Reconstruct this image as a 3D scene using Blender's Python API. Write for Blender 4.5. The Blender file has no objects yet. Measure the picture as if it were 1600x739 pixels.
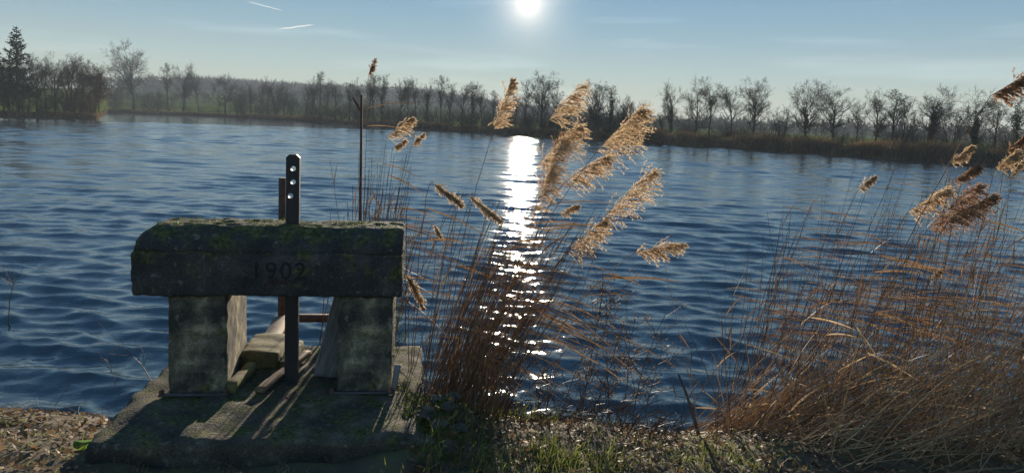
import bpy, bmesh, math, random
import numpy as np
from mathutils import Matrix, Vector

sc = bpy.context.scene
col = sc.collection
R = math.radians
rng = np.random.default_rng(11)

# ------------------------------------------------------------------ camera
F, PW, PH = 1100.0, 1600, 739
EYE = 2.15
PITCH, ROLL, HOR = R(5.5), R(2.2), 187.0
PY = HOR + F * math.tan(PITCH)


def ray(px, py):
    dx, dy = px - 800, py - PY
    c, s = math.cos(ROLL), math.sin(ROLL)
    x, y = c * dx + s * dy, -s * dx + c * dy
    cp, sp = math.cos(PITCH), math.sin(PITCH)
    return np.array([x, F * cp - y * sp, -F * sp - y * cp])


def onz(px, py, z):
    r = ray(px, py)
    return np.array([0, 0, EYE]) + (z - EYE) / r[2] * r


def ony(px, py, Y):
    r = ray(px, py)
    return np.array([0, 0, EYE]) + Y / r[1] * r


cam = bpy.data.cameras.new('camera')
cam.sensor_width = 36
cam.lens = 36 * F / PW
cam.shift_y = -(PH / 2 - PY) / PW
cam.clip_start = 0.05
cam.clip_end = 12000
co = bpy.data.objects.new('camera', cam)
col.objects.link(co)
o0 = ray(800, PY)
right = ray(801, PY) - o0
up = o0 - ray(800, PY + 1)
fw = o0 / np.linalg.norm(o0)
m = Matrix.Identity(4)
for i in range(3):
    m[i][0], m[i][1], m[i][2] = right[i], up[i], -fw[i]
m[2][3] = EYE
co.matrix_world = m
sc.camera = co

# ------------------------------------------------------------------ sky and sun
sv = ray(825, 8)
SUN_AZ = math.atan2(sv[0], sv[1])
SUN_EL = math.atan2(sv[2], math.hypot(sv[0], sv[1]))
sdir = Vector(sv).normalized()

w = bpy.data.worlds.new('World')
sc.world = w
w.use_nodes = True
nt = w.node_tree
nt.nodes.clear()


def N(tree, typ, **kw):
    n = tree.nodes.new(typ)
    for k, v in kw.items():
        setattr(n, k, v)
    return n


sky = N(nt, 'ShaderNodeTexSky', sky_type='NISHITA', sun_disc=False)
sky.sun_elevation = SUN_EL
sky.sun_rotation = SUN_AZ
sky.altitude = 50
sky.air_density = 1.0
sky.dust_density = 0.0
sky.ozone_density = 3.0
bg = N(nt, 'ShaderNodeBackground')
bg.inputs[1].default_value = 0.138
# tone compression, glare lowered and upper sky lifted: one gamma over the whole dome
gam = N(nt, 'ShaderNodeGamma')
gam.inputs[1].default_value = 0.38
nt.links.new(sky.outputs[0], gam.inputs[0])
hsv = N(nt, 'ShaderNodeHueSaturation')
hsv.inputs['Saturation'].default_value = 2.1
hsv.inputs['Hue'].default_value = 0.512
nt.links.new(gam.outputs[0], hsv.inputs['Color'])
nt.links.new(hsv.outputs[0], bg.inputs[0])
# the sun's own disc, seen directly, with the thin bright ring of air around it
tc = N(nt, 'ShaderNodeTexCoord')
dot = N(nt, 'ShaderNodeVectorMath', operation='DOT_PRODUCT')
dot.inputs[1].default_value = sdir
nt.links.new(tc.outputs['Generated'], dot.inputs[0])
ac = N(nt, 'ShaderNodeMath', operation='ARCCOSINE')
nt.links.new(dot.outputs['Value'], ac.inputs[0])
ramp = N(nt, 'ShaderNodeMapRange', interpolation_type='SMOOTHSTEP')
ramp.inputs['From Min'].default_value = R(0.40)
ramp.inputs['From Max'].default_value = R(0.62)
ramp.inputs['To Min'].default_value = 14.0
ramp.inputs['To Max'].default_value = 0.0
nt.links.new(ac.outputs[0], ramp.inputs['Value'])
bg2 = N(nt, 'ShaderNodeBackground')
bg2.inputs[0].default_value = (1, 0.93, 0.78, 1)
nt.links.new(ramp.outputs[0], bg2.inputs[1])
# aureole
au = N(nt, 'ShaderNodeMath', operation='MULTIPLY')
au.inputs[1].default_value = -1 / R(1.1)
nt.links.new(ac.outputs[0], au.inputs[0])
ex = N(nt, 'ShaderNodeMath', operation='EXPONENT')
nt.links.new(au.outputs[0], ex.inputs[0])
bg3 = N(nt, 'ShaderNodeBackground')
bg3.inputs[0].default_value = (1, 0.80, 0.58, 1)
am = N(nt, 'ShaderNodeMath', operation='MULTIPLY')
am.inputs[1].default_value = 0.9
nt.links.new(ex.outputs[0], am.inputs[0])
nt.links.new(am.outputs[0], bg3.inputs[1])
# faint streaks of cirrus all round the sky
mp = N(nt, 'ShaderNodeMapping')
mp.inputs['Scale'].default_value = (2.0, 2.0, 22.0)
mp.inputs['Rotation'].default_value = (R(4), R(-5), 0)
nt.links.new(tc.outputs['Generated'], mp.inputs[0])
cn = N(nt, 'ShaderNodeTexNoise')
cn.inputs['Scale'].default_value = 1.6
cn.inputs['Detail'].default_value = 5
nt.links.new(mp.outputs[0], cn.inputs[0])
cr = N(nt, 'ShaderNodeMapRange')
cr.inputs['From Min'].default_value = 0.52
cr.inputs['From Max'].default_value = 0.8
cr.inputs['To Max'].default_value = 0.09
nt.links.new(cn.outputs[0], cr.inputs[0])
bg4 = N(nt, 'ShaderNodeBackground')
bg4.inputs[0].default_value = (1, 0.98, 0.95, 1)
nt.links.new(cr.outputs[0], bg4.inputs[1])
a1, a2, a3 = (N(nt, 'ShaderNodeAddShader') for _ in range(3))
nt.links.new(bg.outputs[0], a1.inputs[0])
nt.links.new(bg2.outputs[0], a1.inputs[1])
nt.links.new(a1.outputs[0], a2.inputs[0])
nt.links.new(bg3.outputs[0], a2.inputs[1])
nt.links.new(a2.outputs[0], a3.inputs[0])
nt.links.new(bg4.outputs[0], a3.inputs[1])
wo = N(nt, 'ShaderNodeOutputWorld')
nt.links.new(a3.outputs[0], wo.inputs[0])

sun = bpy.data.lights.new('sun', 'SUN')
sun.energy = 5.0
sun.angle = R(0.53)
sun.color = (1.0, 0.86, 0.68)
so = bpy.data.objects.new('sun', sun)
col.objects.link(so)
so.rotation_euler = sdir.to_track_quat('Z', 'Y').to_euler()
so.location = (0, 0, 60)

sc.view_settings.view_transform = 'Standard'
sc.view_settings.look = 'None'
sc.view_settings.gamma = 1
sc.view_settings.use_curve_mapping = False
sc.view_settings.exposure = 1.0
sc.cycles.max_bounces = 6
sc.cycles.diffuse_bounces = 2
sc.cycles.glossy_bounces = 2
sc.cycles.transmission_bounces = 4
sc.cycles.volume_bounces = 0
sc.cycles.sample_clamp_indirect = 4
sc.cycles.use_denoising = True

# ------------------------------------------------------------------ helpers


def unit(v):
    return v / np.maximum(np.linalg.norm(v, axis=-1, keepdims=True), 1e-9)


class Geo:
    """collects quads (a triangle repeats none: stored apart) and builds one mesh"""

    def __init__(s):
        s.v, s.q, s.n, s.t = [], [], 0, []

    def add(s, v, q=None, t=None):
        v = np.asarray(v, float).reshape(-1, 3)
        if q is not None and len(q):
            s.q.append(np.asarray(q, int).reshape(-1, 4) + s.n)
        if t is not None and len(t):
            s.t.append(np.asarray(t, int).reshape(-1, 3) + s.n)
        s.v.append(v)
        s.n += len(v)
        return s

    def tubes(s, P, Rd, sides=3):
        """P (M,N,3) paths, Rd (M,N) radii"""
        P = np.asarray(P, float)
        M_, N_ = P.shape[:2]
        if M_ == 0:
            return s
        T = unit(np.gradient(P, axis=1))
        ref = np.zeros_like(T)
        ref[..., 0] = 1.0
        ref[np.abs(T[..., 0]) > 0.8] = (0, 1, 0)
        A = unit(np.cross(T, ref))
        B = np.cross(T, A)
        ang = np.arange(sides) * 2 * math.pi / sides
        V = P[:, :, None] + Rd[:, :, None, None] * (A[:, :, None] * np.cos(ang)[None, None, :, None] + B[:, :, None] * np.sin(ang)[None, None, :, None])
        idx = np.arange(M_ * N_ * sides).reshape(M_, N_, sides)
        a = idx[:, :-1]
        b = idx[:, 1:]
        q = np.stack([a, np.roll(a, -1, 2), np.roll(b, -1, 2), b], -1)
        return s.add(V, q)

    def ribbons(s, P, Wd, side):
        """P (M,N,3), half widths (M,N), side vectors broadcastable to (M,N,3)"""
        P = np.asarray(P, float)
        M_, N_ = P.shape[:2]
        if M_ == 0:
            return s
        S = np.broadcast_to(side, P.shape) * Wd[..., None]
        V = np.stack([P - S, P + S], 2)
        idx = np.arange(M_ * N_ * 2).reshape(M_, N_, 2)
        q = np.stack([idx[:, :-1, 0], idx[:, :-1, 1], idx[:, 1:, 1], idx[:, 1:, 0]], -1)
        return s.add(V, q)

    def cards(s, C, A, B):
        """rhombic leaf: centre C, half vectors A and B, all (M,3)"""
        V = np.stack([C - A, C - B, C + A, C + B], 1)
        return s.add(V, np.arange(len(C) * 4).reshape(-1, 4))

    def box(s, c, h, rot=0.0):
        c = np.array(c, float)
        sg = np.array([[x, y, z] for z in (-1, 1) for x, y in ((-1, -1), (1, -1), (1, 1), (-1, 1))], float) * h
        cr_, sr_ = math.cos(rot), math.sin(rot)
        sg = np.stack([sg[:, 0] * cr_ - sg[:, 1] * sr_, sg[:, 0] * sr_ + sg[:, 1] * cr_, sg[:, 2]], 1)
        return s.add(c + sg, [(0, 3, 2, 1), (4, 5, 6, 7), (0, 1, 5, 4), (1, 2, 6, 5), (2, 3, 7, 6), (3, 0, 4, 7)])

    def mesh(s, name, mat=None, smooth=False):
        me = bpy.data.meshes.new(name)
        V = np.concatenate(s.v) if s.v else np.zeros((0, 3))
        Q = np.concatenate(s.q) if s.q else np.zeros((0, 4), int)
        T = np.concatenate(s.t) if s.t else np.zeros((0, 3), int)
        me.vertices.add(len(V))
        me.vertices.foreach_set('co', V.astype(np.float32).ravel())
        nl = len(Q) * 4 + len(T) * 3
        me.loops.add(nl)
        me.loops.foreach_set('vertex_index', np.concatenate([Q.ravel(), T.ravel()]).astype(np.int32))
        me.polygons.add(len(Q) + len(T))
        me.polygons.foreach_set('loop_start', np.concatenate([np.arange(len(Q)) * 4, len(Q) * 4 + np.arange(len(T)) * 3]).astype(np.int32))
        me.update(calc_edges=True)
        me.validate()
        if smooth:
            me.polygons.foreach_set('use_smooth', np.ones(len(me.polygons), bool))
        if mat:
            me.materials.append(mat)
        return me


def link(name, me, parent=None, **props):
    o = bpy.data.objects.new(name, me)
    col.objects.link(o)
    if parent:
        o.parent = parent
    for k, v in props.items():
        o[k] = v
    return o


def thing(name, label, cat, loc=(0, 0, 0), rz=0.0, group=None):
    o = bpy.data.objects.new(name, None)
    o.empty_display_size = 0.1
    col.objects.link(o)
    o.location = loc
    o.rotation_euler = (0, 0, rz)
    o['label'] = label
    o['category'] = cat
    if group:
        o['group'] = group
    return o


_ph = rng.uniform(0, 6.28, (64,))
_dr = rng.normal(size=(64, 2))


def wob(x, y, scale, k=0, n=9):
    """smooth pseudo-noise about -1..1"""
    r = 0
    for i in range(n):
        d = _dr[(k * 7 + i) % 64]
        r = r + np.sin((x * d[0] + y * d[1]) / scale * (1 + 0.35 * i) + _ph[(k * 5 + i) % 64]) / (1 + 0.4 * i)
    return r / 2.6


# ------------------------------------------------------------------ materials
def mat_new(name):
    ma = bpy.data.materials.new(name)
    ma.use_nodes = True
    t = ma.node_tree
    return ma, t, t.nodes['Principled BSDF']


def noise_col(t, stops, scale=5.0, detail=6, coord='Object', stretch=(1, 1, 1), rough=0.6):
    tcn = N(t, 'ShaderNodeTexCoord')
    mpn = N(t, 'ShaderNodeMapping')
    mpn.inputs['Scale'].default_value = stretch
    t.links.new(tcn.outputs[coord], mpn.inputs[0])
    nn = N(t, 'ShaderNodeTexNoise')
    nn.inputs['Scale'].default_value = scale
    nn.inputs['Detail'].default_value = detail
    nn.inputs['Roughness'].default_value = rough
    t.links.new(mpn.outputs[0], nn.inputs[0])
    rp = N(t, 'ShaderNodeValToRGB')
    el = rp.color_ramp.elements
    while len(el) < len(stops):
        el.new(0.5)
    for e, (p, c) in zip(el, stops):
        e.position = p
        e.color = (*c, 1)
    t.links.new(nn.outputs[0], rp.inputs[0])
    return rp.outputs[0], nn.outputs[0], mpn.outputs[0]


def bump(t, src, strength, dist, bs):
    b = N(t, 'ShaderNodeBump')
    b.inputs['Strength'].default_value = strength
    b.inputs['Distance'].default_value = dist
    t.links.new(src, b.inputs['Height'])
    t.links.new(b.outputs[0], bs.inputs['Normal'])
    return b


def island_vary(t, colsock, amt=0.35):
    g = N(t, 'ShaderNodeNewGeometry')
    mr = N(t, 'ShaderNodeMapRange')
    mr.inputs['To Min'].default_value = 1 - amt
    mr.inputs['To Max'].default_value = 1 + amt
    t.links.new(g.outputs['Random Per Island'], mr.inputs[0])
    mx = N(t, 'ShaderNodeMix', data_type='RGBA', blend_type='MULTIPLY')
    mx.inputs[0].default_value = 1
    t.links.new(colsock, mx.inputs[6])
    t.links.new(mr.outputs[0], mx.inputs[7])
    return mx.outputs[2]


def plant(name, stops, trans=0.35, scale=6, vary=0.4, rough=0.6, coord='Object', spec=0.25):
    """dry stem / leaf: diffuse plus light coming through"""
    ma, t, bs = mat_new(name)
    c, _, _ = noise_col(t, stops, scale, 3, coord)
    c = island_vary(t, c, vary)
    t.links.new(c, bs.inputs['Base Color'])
    bs.inputs['Roughness'].default_value = rough
    bs.inputs['Specular IOR Level'].default_value = spec
    if trans:
        tr = N(t, 'ShaderNodeBsdfTranslucent')
        t.links.new(c, tr.inputs[0])
        mx = N(t, 'ShaderNodeMixShader')
        mx.inputs[0].default_value = trans
        out = t.nodes['Material Output']
        t.links.new(bs.outputs[0], mx.inputs[1])
        t.links.new(tr.outputs[0], mx.inputs[2])
        t.links.new(mx.outputs[0], out.inputs[0])
    return ma


M = {}
M['reed_stem'] = plant('reed_stem', [(0.3, (0.16, 0.085, 0.042)), (0.7, (0.34, 0.21, 0.11))], 0.2, 4)
M['reed_leaf'] = plant('reed_leaf', [(0.3, (0.16, 0.09, 0.045)), (0.7, (0.32, 0.20, 0.105))], 0.3, 4)
M['reed_pale'] = plant('reed_pale', [(0.3, (0.34, 0.22, 0.11)), (0.7, (0.64, 0.47, 0.27))], 0.35, 4)
M['plume'] = plant('reed_plume', [(0.3, (0.50, 0.36, 0.21)), (0.7, (0.72, 0.57, 0.38))], 0.6, 30, 0.25)
M['plume_dark'] = plant('reed_plume_brown', [(0.3, (0.30, 0.16, 0.08)), (0.7, (0.50, 0.32, 0.19))], 0.5, 30, 0.3)
M['grass'] = plant('grass', [(0.3, (0.08, 0.11, 0.02)), (0.55, (0.19, 0.22, 0.05)), (0.75, (0.30, 0.26, 0.10))], 0.5, 14)
M['moss'] = plant('moss', [(0.3, (0.05, 0.08, 0.012)), (0.7, (0.15, 0.17, 0.03))], 0.35, 8)
M['litter'] = plant('leaf_litter', [(0.25, (0.10, 0.05, 0.022)), (0.5, (0.22, 0.13, 0.06)), (0.75, (0.36, 0.26, 0.14))], 0.3, 3, 0.6)
M['twig'] = plant('twig', [(0.3, (0.07, 0.045, 0.03)), (0.7, (0.16, 0.11, 0.075))], 0, 6)
M['bark'] = plant('bark', [(0.3, (0.045, 0.036, 0.028)), (0.7, (0.11, 0.088, 0.065))], 0, 2, 0.15, 0.9, spec=0.0)
M['bark_red'] = plant('bark_reddish', [(0.3, (0.07, 0.042, 0.028)), (0.7, (0.14, 0.088, 0.06))], 0, 2, 0.15, 0.9, spec=0.0)
M['ivy'] = plant('ivy', [(0.3, (0.02, 0.035, 0.012)), (0.7, (0.045, 0.07, 0.022))], 0.25, 2, spec=0.0)
M['needles'] = plant('needles', [(0.3, (0.022, 0.035, 0.018)), (0.7, (0.05, 0.065, 0.03))], 0.2, 2, spec=0.0)
M['scrub'] = plant('bank_scrub', [(0.3, (0.12, 0.078, 0.045)), (0.7, (0.24, 0.165, 0.09))], 0.3, 0.5, 0.4, spec=0.0)
M['farwood'] = plant('far_wood', [(0.3, (0.055, 0.05, 0.04)), (0.7, (0.10, 0.085, 0.06))], 0, 0.05, 0.3, spec=0.0)
M['leaf_green'] = plant('green_leaf', [(0.3, (0.10, 0.22, 0.02)), (0.7, (0.18, 0.32, 0.04))], 0.5, 20, 0.1)


def concrete(name, stops, moss=0.22, relief=1.0):
    ma, t, bs = mat_new(name)
    base, n1, vec = noise_col(t, stops, 3.2, 8)
    # fine aggregate
    n2 = N(t, 'ShaderNodeTexNoise')
    n2.inputs['Scale'].default_value = 90
    n2.inputs['Detail'].default_value = 4
    t.links.new(vec, n2.inputs[0])
    mr = N(t, 'ShaderNodeMapRange')
    mr.inputs['From Min'].default_value = 0.3
    mr.inputs['From Max'].default_value = 0.7
    mr.inputs['To Min'].default_value = 0.6
    mr.inputs['To Max'].default_value = 1.35
    t.links.new(n2.outputs[0], mr.inputs[0])
    mx = N(t, 'ShaderNodeMix', data_type='RGBA', blend_type='MULTIPLY')
    mx.inputs[0].default_value = 1
    t.links.new(base, mx.inputs[6])
    t.links.new(mr.outputs[0], mx.inputs[7])
    # moss and lichen, thickest on faces that look up
    g = N(t, 'ShaderNodeNewGeometry')
    sx = N(t, 'ShaderNodeSeparateXYZ')
    t.links.new(g.outputs['Normal'], sx.inputs[0])
    n3 = N(t, 'ShaderNodeTexNoise')
    n3.inputs['Scale'].default_value = 7
    n3.inputs['Detail'].default_value = 7
    t.links.new(vec, n3.inputs[0])
    ad = N(t, 'ShaderNodeMath', operation='MULTIPLY_ADD')
    ad.inputs[1].default_value = moss
    t.links.new(sx.outputs['Z'], ad.inputs[0])
    t.links.new(n3.outputs[0], ad.inputs[2])
    mm = N(t, 'ShaderNodeMapRange')
    mm.inputs['From Min'].default_value = 0.56
    mm.inputs['From Max'].default_value = 0.72
    t.links.new(ad.outputs[0], mm.inputs[0])
    n4 = N(t, 'ShaderNodeTexNoise')
    n4.inputs['Scale'].default_value = 40
    t.links.new(vec, n4.inputs[0])
    rp = N(t, 'ShaderNodeValToRGB')
    rp.color_ramp.elements[0].color = (0.035, 0.045, 0.014, 1)
    rp.color_ramp.elements[1].color = (0.16, 0.15, 0.05, 1)
    rp.color_ramp.elements[0].position = 0.35
    rp.color_ramp.elements[1].position = 0.7
    t.links.new(n4.outputs[0], rp.inputs[0])
    m2 = N(t, 'ShaderNodeMix', data_type='RGBA')
    t.links.new(mm.outputs[0], m2.inputs[0])
    t.links.new(mx.outputs[2], m2.inputs[6])
    t.links.new(rp.outputs[0], m2.inputs[7])
    n5 = N(t, 'ShaderNodeTexNoise')
    n5.inputs['Scale'].default_value = 26
    n5.inputs['Detail'].default_value = 3
    t.links.new(vec, n5.inputs[0])
    m5 = N(t, 'ShaderNodeMapRange')
    m5.inputs['From Min'].default_value = 0.62
    m5.inputs['From Max'].default_value = 0.70
    m5.inputs['To Max'].default_value = 0.55
    t.links.new(n5.outputs[0], m5.inputs[0])
    m6 = N(t, 'ShaderNodeMix', data_type='RGBA')
    m6.inputs[7].default_value = (0.26, 0.245, 0.20, 1)
    t.links.new(m5.outputs[0], m6.inputs[0])
    t.links.new(m2.outputs[2], m6.inputs[6])
    t.links.new(m6.outputs[2], bs.inputs['Base Color'])
    bs.inputs['Roughness'].default_value = 0.92
    bs.inputs['Specular IOR Level'].default_value = 0.2
    ms = N(t, 'ShaderNodeMath', operation='MULTIPLY_ADD')
    ms.inputs[1].default_value = 0.35
    t.links.new(n2.outputs[0], ms.inputs[0])
    t.links.new(n1, ms.inputs[2])
    bump(t, ms.outputs[0], relief, 0.03 * relief, bs)
    return ma


M['concrete'] = concrete('dark_concrete', [(0.35, (0.032, 0.032, 0.029)), (0.55, (0.066, 0.063, 0.056)), (0.72, (0.14, 0.125, 0.105))])  # darkest of the three concretes, tone mottled by noise
M['concrete_pillar'] = concrete('stained_concrete', [(0.42, (0.06, 0.055, 0.043)), (0.52, (0.17, 0.15, 0.10)), (0.60, (0.46, 0.39, 0.24))], 0.22, 0.5)
M['concrete_slab'] = concrete('worn_concrete', [(0.35, (0.045, 0.04, 0.032)), (0.52, (0.10, 0.085, 0.06)), (0.7, (0.24, 0.20, 0.13))], 0.10)


def simple(name, stops, scale, rough, bstr=0.4, bd=0.005, metal=0.0, stretch=(1, 1, 1)):
    ma, t, bs = mat_new(name)
    c, n, _ = noise_col(t, stops, scale, 6, stretch=stretch)
    t.links.new(c, bs.inputs['Base Color'])
    bs.inputs['Roughness'].default_value = rough
    bs.inputs['Metallic'].default_value = metal
    bump(t, n, bstr, bd, bs)
    return ma


M['iron'] = simple('painted_iron', [(0.3, (0.018, 0.017, 0.018)), (0.62, (0.035, 0.03, 0.03)), (0.75, (0.10, 0.05, 0.03))], 14, 0.55)
M['rust'] = simple('rusty_iron', [(0.3, (0.05, 0.025, 0.016)), (0.7, (0.16, 0.075, 0.04))], 20, 0.8)
M['wood'] = simple('wet_timber', [(0.3, (0.09, 0.055, 0.03)), (0.7, (0.26, 0.17, 0.09))], 6, 0.8, 0.6, 0.01, 0, (1, 0.15, 6))
M['wood_moss'] = simple('mossy_timber', [(0.3, (0.06, 0.05, 0.02)), (0.5, (0.15, 0.12, 0.045)), (0.7, (0.22, 0.20, 0.06))], 9, 0.9, 0.8, 0.01)
M['wood_grey'] = simple('grey_timber', [(0.3, (0.12, 0.11, 0.10)), (0.7, (0.34, 0.32, 0.29))], 8, 0.9, 0.6, 0.006, 0, (8, 1, 0.6))
M['strap'] = simple('dull_iron', [(0.3, (0.05, 0.048, 0.045)), (0.7, (0.11, 0.10, 0.09))], 20, 0.7)
M['stone'] = simple('rubble', [(0.3, (0.04, 0.036, 0.028)), (0.6, (0.10, 0.085, 0.065)), (0.75, (0.07, 0.08, 0.025))], 8, 0.95, 0.6, 0.01)
M['soil'] = simple('bank_soil', [(0.3, (0.045, 0.03, 0.018)), (0.5, (0.10, 0.07, 0.04)), (0.7, (0.11, 0.11, 0.035))], 4, 0.95, 0.8, 0.03)

# far land: brown at the water's edge, winter grass on the fields
ma, t, bs = mat_new('far_land')
c1, n1, _ = noise_col(t, [(0.35, (0.07, 0.10, 0.02)), (0.65, (0.13, 0.16, 0.035))], 0.06, 5)
c2, n2, _ = noise_col(t, [(0.35, (0.07, 0.05, 0.025)), (0.65, (0.15, 0.11, 0.055))], 0.4, 5)
at = N(t, 'ShaderNodeAttribute', attribute_name='field')
mx = N(t, 'ShaderNodeMix', data_type='RGBA')
t.links.new(at.outputs['Fac'], mx.inputs[0])
t.links.new(c2, mx.inputs[6])
t.links.new(c1, mx.inputs[7])
t.links.new(mx.outputs[2], bs.inputs['Base Color'])
bs.inputs['Roughness'].default_value = 1
bs.inputs['Specular IOR Level'].default_value = 0
M['land'] = ma

# water
ma, t, bs = mat_new('pond_water')
bs.inputs['Base Color'].default_value = (0.034, 0.055, 0.066, 1)
bs.inputs['Roughness'].default_value = 0.045
bs.inputs['IOR'].default_value = 1.6
tcn = N(t, 'ShaderNodeTexCoord')


def wave_noise(scale, stretch, rot, detail):
    mpn = N(t, 'ShaderNodeMapping')
    mpn.inputs['Scale'].default_value = stretch
    mpn.inputs['Rotation'].default_value = (0, 0, rot)
    t.links.new(tcn.outputs['Object'], mpn.inputs[0])
    nn = N(t, 'ShaderNodeTexNoise')
    nn.inputs['Scale'].default_value = scale
    nn.inputs['Detail'].default_value = detail
    nn.inputs['Roughness'].default_value = 0.55
    t.links.new(mpn.outputs[0], nn.inputs[0])
    return nn.outputs[0]


wa = wave_noise(3.2, (0.4, 1.0, 1), R(6), 2)
wb = wave_noise(9, (0.5, 1.0, 1), R(-9), 3)
s1 = N(t, 'ShaderNodeMath', operation='MULTIPLY_ADD')
s1.inputs[1].default_value = 0.09
t.links.new(wb, s1.inputs[0])
sA = N(t, 'ShaderNodeMath', operation='MULTIPLY')
at = N(t, 'ShaderNodeAttribute', attribute_name='far')
t.links.new(at.outputs['Fac'], sA.inputs[1])
t.links.new(wa, sA.inputs[0])
t.links.new(sA.outputs[0], s1.inputs[2])
bm_ = bump(t, s1.outputs[0], 1.0, 0.10, bs)
at2 = N(t, 'ShaderNodeAttribute', attribute_name='chop')
t.links.new(at2.outputs['Fac'], bm_.inputs['Strength'])
M['water'] = ma

# ------------------------------------------------------------------ pond shore line seen from the bank
SH_T = np.radians([-180, -90, -75, -55, -36, -32, -30.6, -30.0, -28, -24, -20, -12.4, -6, 0, 10.1, 19.8, 28.5, 36, 50, 75, 90, 180])
SH_R = np.array([40, 50, 75, 98, 114, 119, 122, 205, 212, 204, 189, 134, 110, 95, 82, 75, 68, 66, 64, 60, 50, 40.0])


def shore(th):
    return np.interp(th, SH_T, SH_R) * (1 + 0.006 * np.sin(th * 97) + 0.004 * np.sin(th * 211 + 1))


def land_h(th, s):
    """height of the far land, s metres beyond the water's edge"""
    h = np.interp(s, [-4, -0.5, 0, 0.6, 2, 6, 15, 40, 3000], [-1.2, -0.25, 0.0, 0.35, 0.55, 0.6, 0.7, 0.8, 0.8])
    deg = np.degrees(th)
    left = np.clip((-deg - 10) / 12, 0, 1)
    h = h + left * np.interp(s, [0, 15, 60, 160, 400, 1500], [0, 0, 2.2, 5.5, 7.5, 8])
    r = shore(th) + s
    hill = np.exp(-((deg + 9) / 9.0) ** 2) * 19 + np.exp(-((deg + 24) / 9) ** 2) * 10 + np.exp(-((deg - 16) / 16) ** 2) * 7
    h = h + hill * np.clip((r - 330) / 330, 0, 1) ** 1.2
    h = h + np.clip((s - 5) / 60, 0, 1) * 0.4 * np.sin(r / 37 + th * 9)
    return h


def far_pt(px, s):
    """point on the far land in the direction of a picture column, s metres beyond the edge"""
    th = math.atan2(*ray(px, HOR + (px - 800) * math.tan(ROLL))[:2])
    r = float(shore(np.array(th))) + s
    return np.array([r * math.sin(th), r * math.cos(th), float(land_h(np.array(th), np.array(s)))]), th, r


# water sheet with real waves
nth = 620
ths = np.radians(np.linspace(-52, 52, nth))
rs = np.concatenate([np.geomspace(3.2, 25, 430), np.arange(25.16, 100, 0.16), np.geomspace(100.2, 330, 120)])
nr = len(rs)
TH, RR = np.meshgrid(ths, rs)
X, Yw = RR * np.sin(TH), RR * np.cos(TH)
sp = np.maximum(np.gradient(rs)[:, None] + 0 * RR, 0.4 * RR * (ths[1] - ths[0]))
Zw = np.zeros_like(X)
DX = np.zeros_like(X)
DY = np.zeros_like(X)
wr = np.random.default_rng(5)
cm = np.clip((RR / shore(TH) - 0.72) / 0.2, 0, 1) * np.interp(np.degrees(TH), [-40, -16, -10], [1, 1, 0])
chop = 1 - 0.82 * cm
patch = 1 + 0.35 * wob(X, Yw, 9.0, 3)
for k in range(100):
    far_gain = 1.0
    if k < 44:        # the wind ripples that carry most of the slope
        lam, sl, spread = float(0.42 * np.exp(wr.normal(0, 0.40))), 0.038, 23
    elif k < 76:      # small cross ripples
        lam, sl, spread = float(np.exp(wr.uniform(math.log(0.10), math.log(0.26)))), 0.027, 60
    else:             # longer swell only out on the open water
        lam, spread = float(np.exp(wr.uniform(math.log(0.8), math.log(2.6)))), 30
        sl, far_gain = 0.024, np.clip((RR - 8) / 25, 0, 1)
    kk = 2 * math.pi / lam
    a = wr.normal(R(-98), R(spread))
    dx, dy = math.cos(a), math.sin(a)
    amp = sl / kk
    fade = np.clip((lam / sp - 3) / 4, 0, 1)
    ph = kk * (X * dx + Yw * dy) + wr.uniform(0, 6.28)
    A = amp * fade * chop * patch * far_gain * np.interp(RR, [6, 20, 60, 120], [1.05, .95, .8, .65])
    Zw += A * np.cos(ph)
    DX -= dx * A * 0.8 * np.sin(ph)
    DY -= dy * A * 0.8 * np.sin(ph)
g = Geo()
idx = np.arange(nth * nr).reshape(nr, nth)
g.add(np.stack([X + DX, Yw + DY, Zw], -1), np.stack([idx[:-1, :-1], idx[:-1, 1:], idx[1:, 1:], idx[1:, :-1]], -1).reshape(-1, 4))
me = g.mesh('water', M['water'], True)
for nm, arr in (('chop', np.clip(chop, 0.1, 1)), ('far', np.clip((RR - 15) / 60, 0.0, 0.12))):
    at = me.attributes.new(nm, 'FLOAT', 'POINT')
    at.data.foreach_set('value', arr.astype(np.float32).ravel())
# face up
link('water', me, kind='structure')

# far land sheet
th2 = np.radians(np.concatenate([np.linspace(-88, -38, 40), np.linspace(-37.5, 38, 420), np.linspace(39, 88, 40)]))
ss = np.array([-4, -1.5, -0.5, -0.1, 0.25, 0.6, 1.2, 2, 3.5, 6, 10, 15, 22, 32, 45, 60, 80, 105, 135, 170, 210, 255, 300, 350, 400, 460, 520, 580, 650, 720, 820, 950, 1100, 1300])
T2, S2 = np.meshgrid(th2, ss)
r2 = shore(T2) + S2
h2 = land_h(T2, S2) + np.where((S2 > 0.2) & (S2 < 8), 0.12 * np.sin(T2 * 900) * np.sin(S2 * 3 + T2 * 400), 0)
g = Geo()
idx = np.arange(T2.size).reshape(T2.shape)
g.add(np.stack([r2 * np.sin(T2), r2 * np.cos(T2), h2], -1), np.stack([idx[:-1, :-1], idx[:-1, 1:], idx[1:, 1:], idx[1:, :-1]], -1).reshape(-1, 4))
me = g.mesh('far_bank', M['land'], True)
at = me.attributes.new('field', 'FLOAT', 'POINT')
at.data.foreach_set('value', np.clip((S2 - 5) / 5, 0, 1).astype(np.float32).ravel())
link('far_bank', me, kind='structure')

# near bank
NS_X = [-200, -9, -3.5, -2.8, -2.2, -0.9, -0.5, 0, 0.5, 1.0, 1.4, 1.9, 3, 6, 200]
NS_Y = [6, 4.9, 4.68, 4.6, 4.45, 4.6, 4.92, 4.9, 4.83, 4.70, 4.78, 4.75, 4.85, 5.1, 6]


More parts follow.
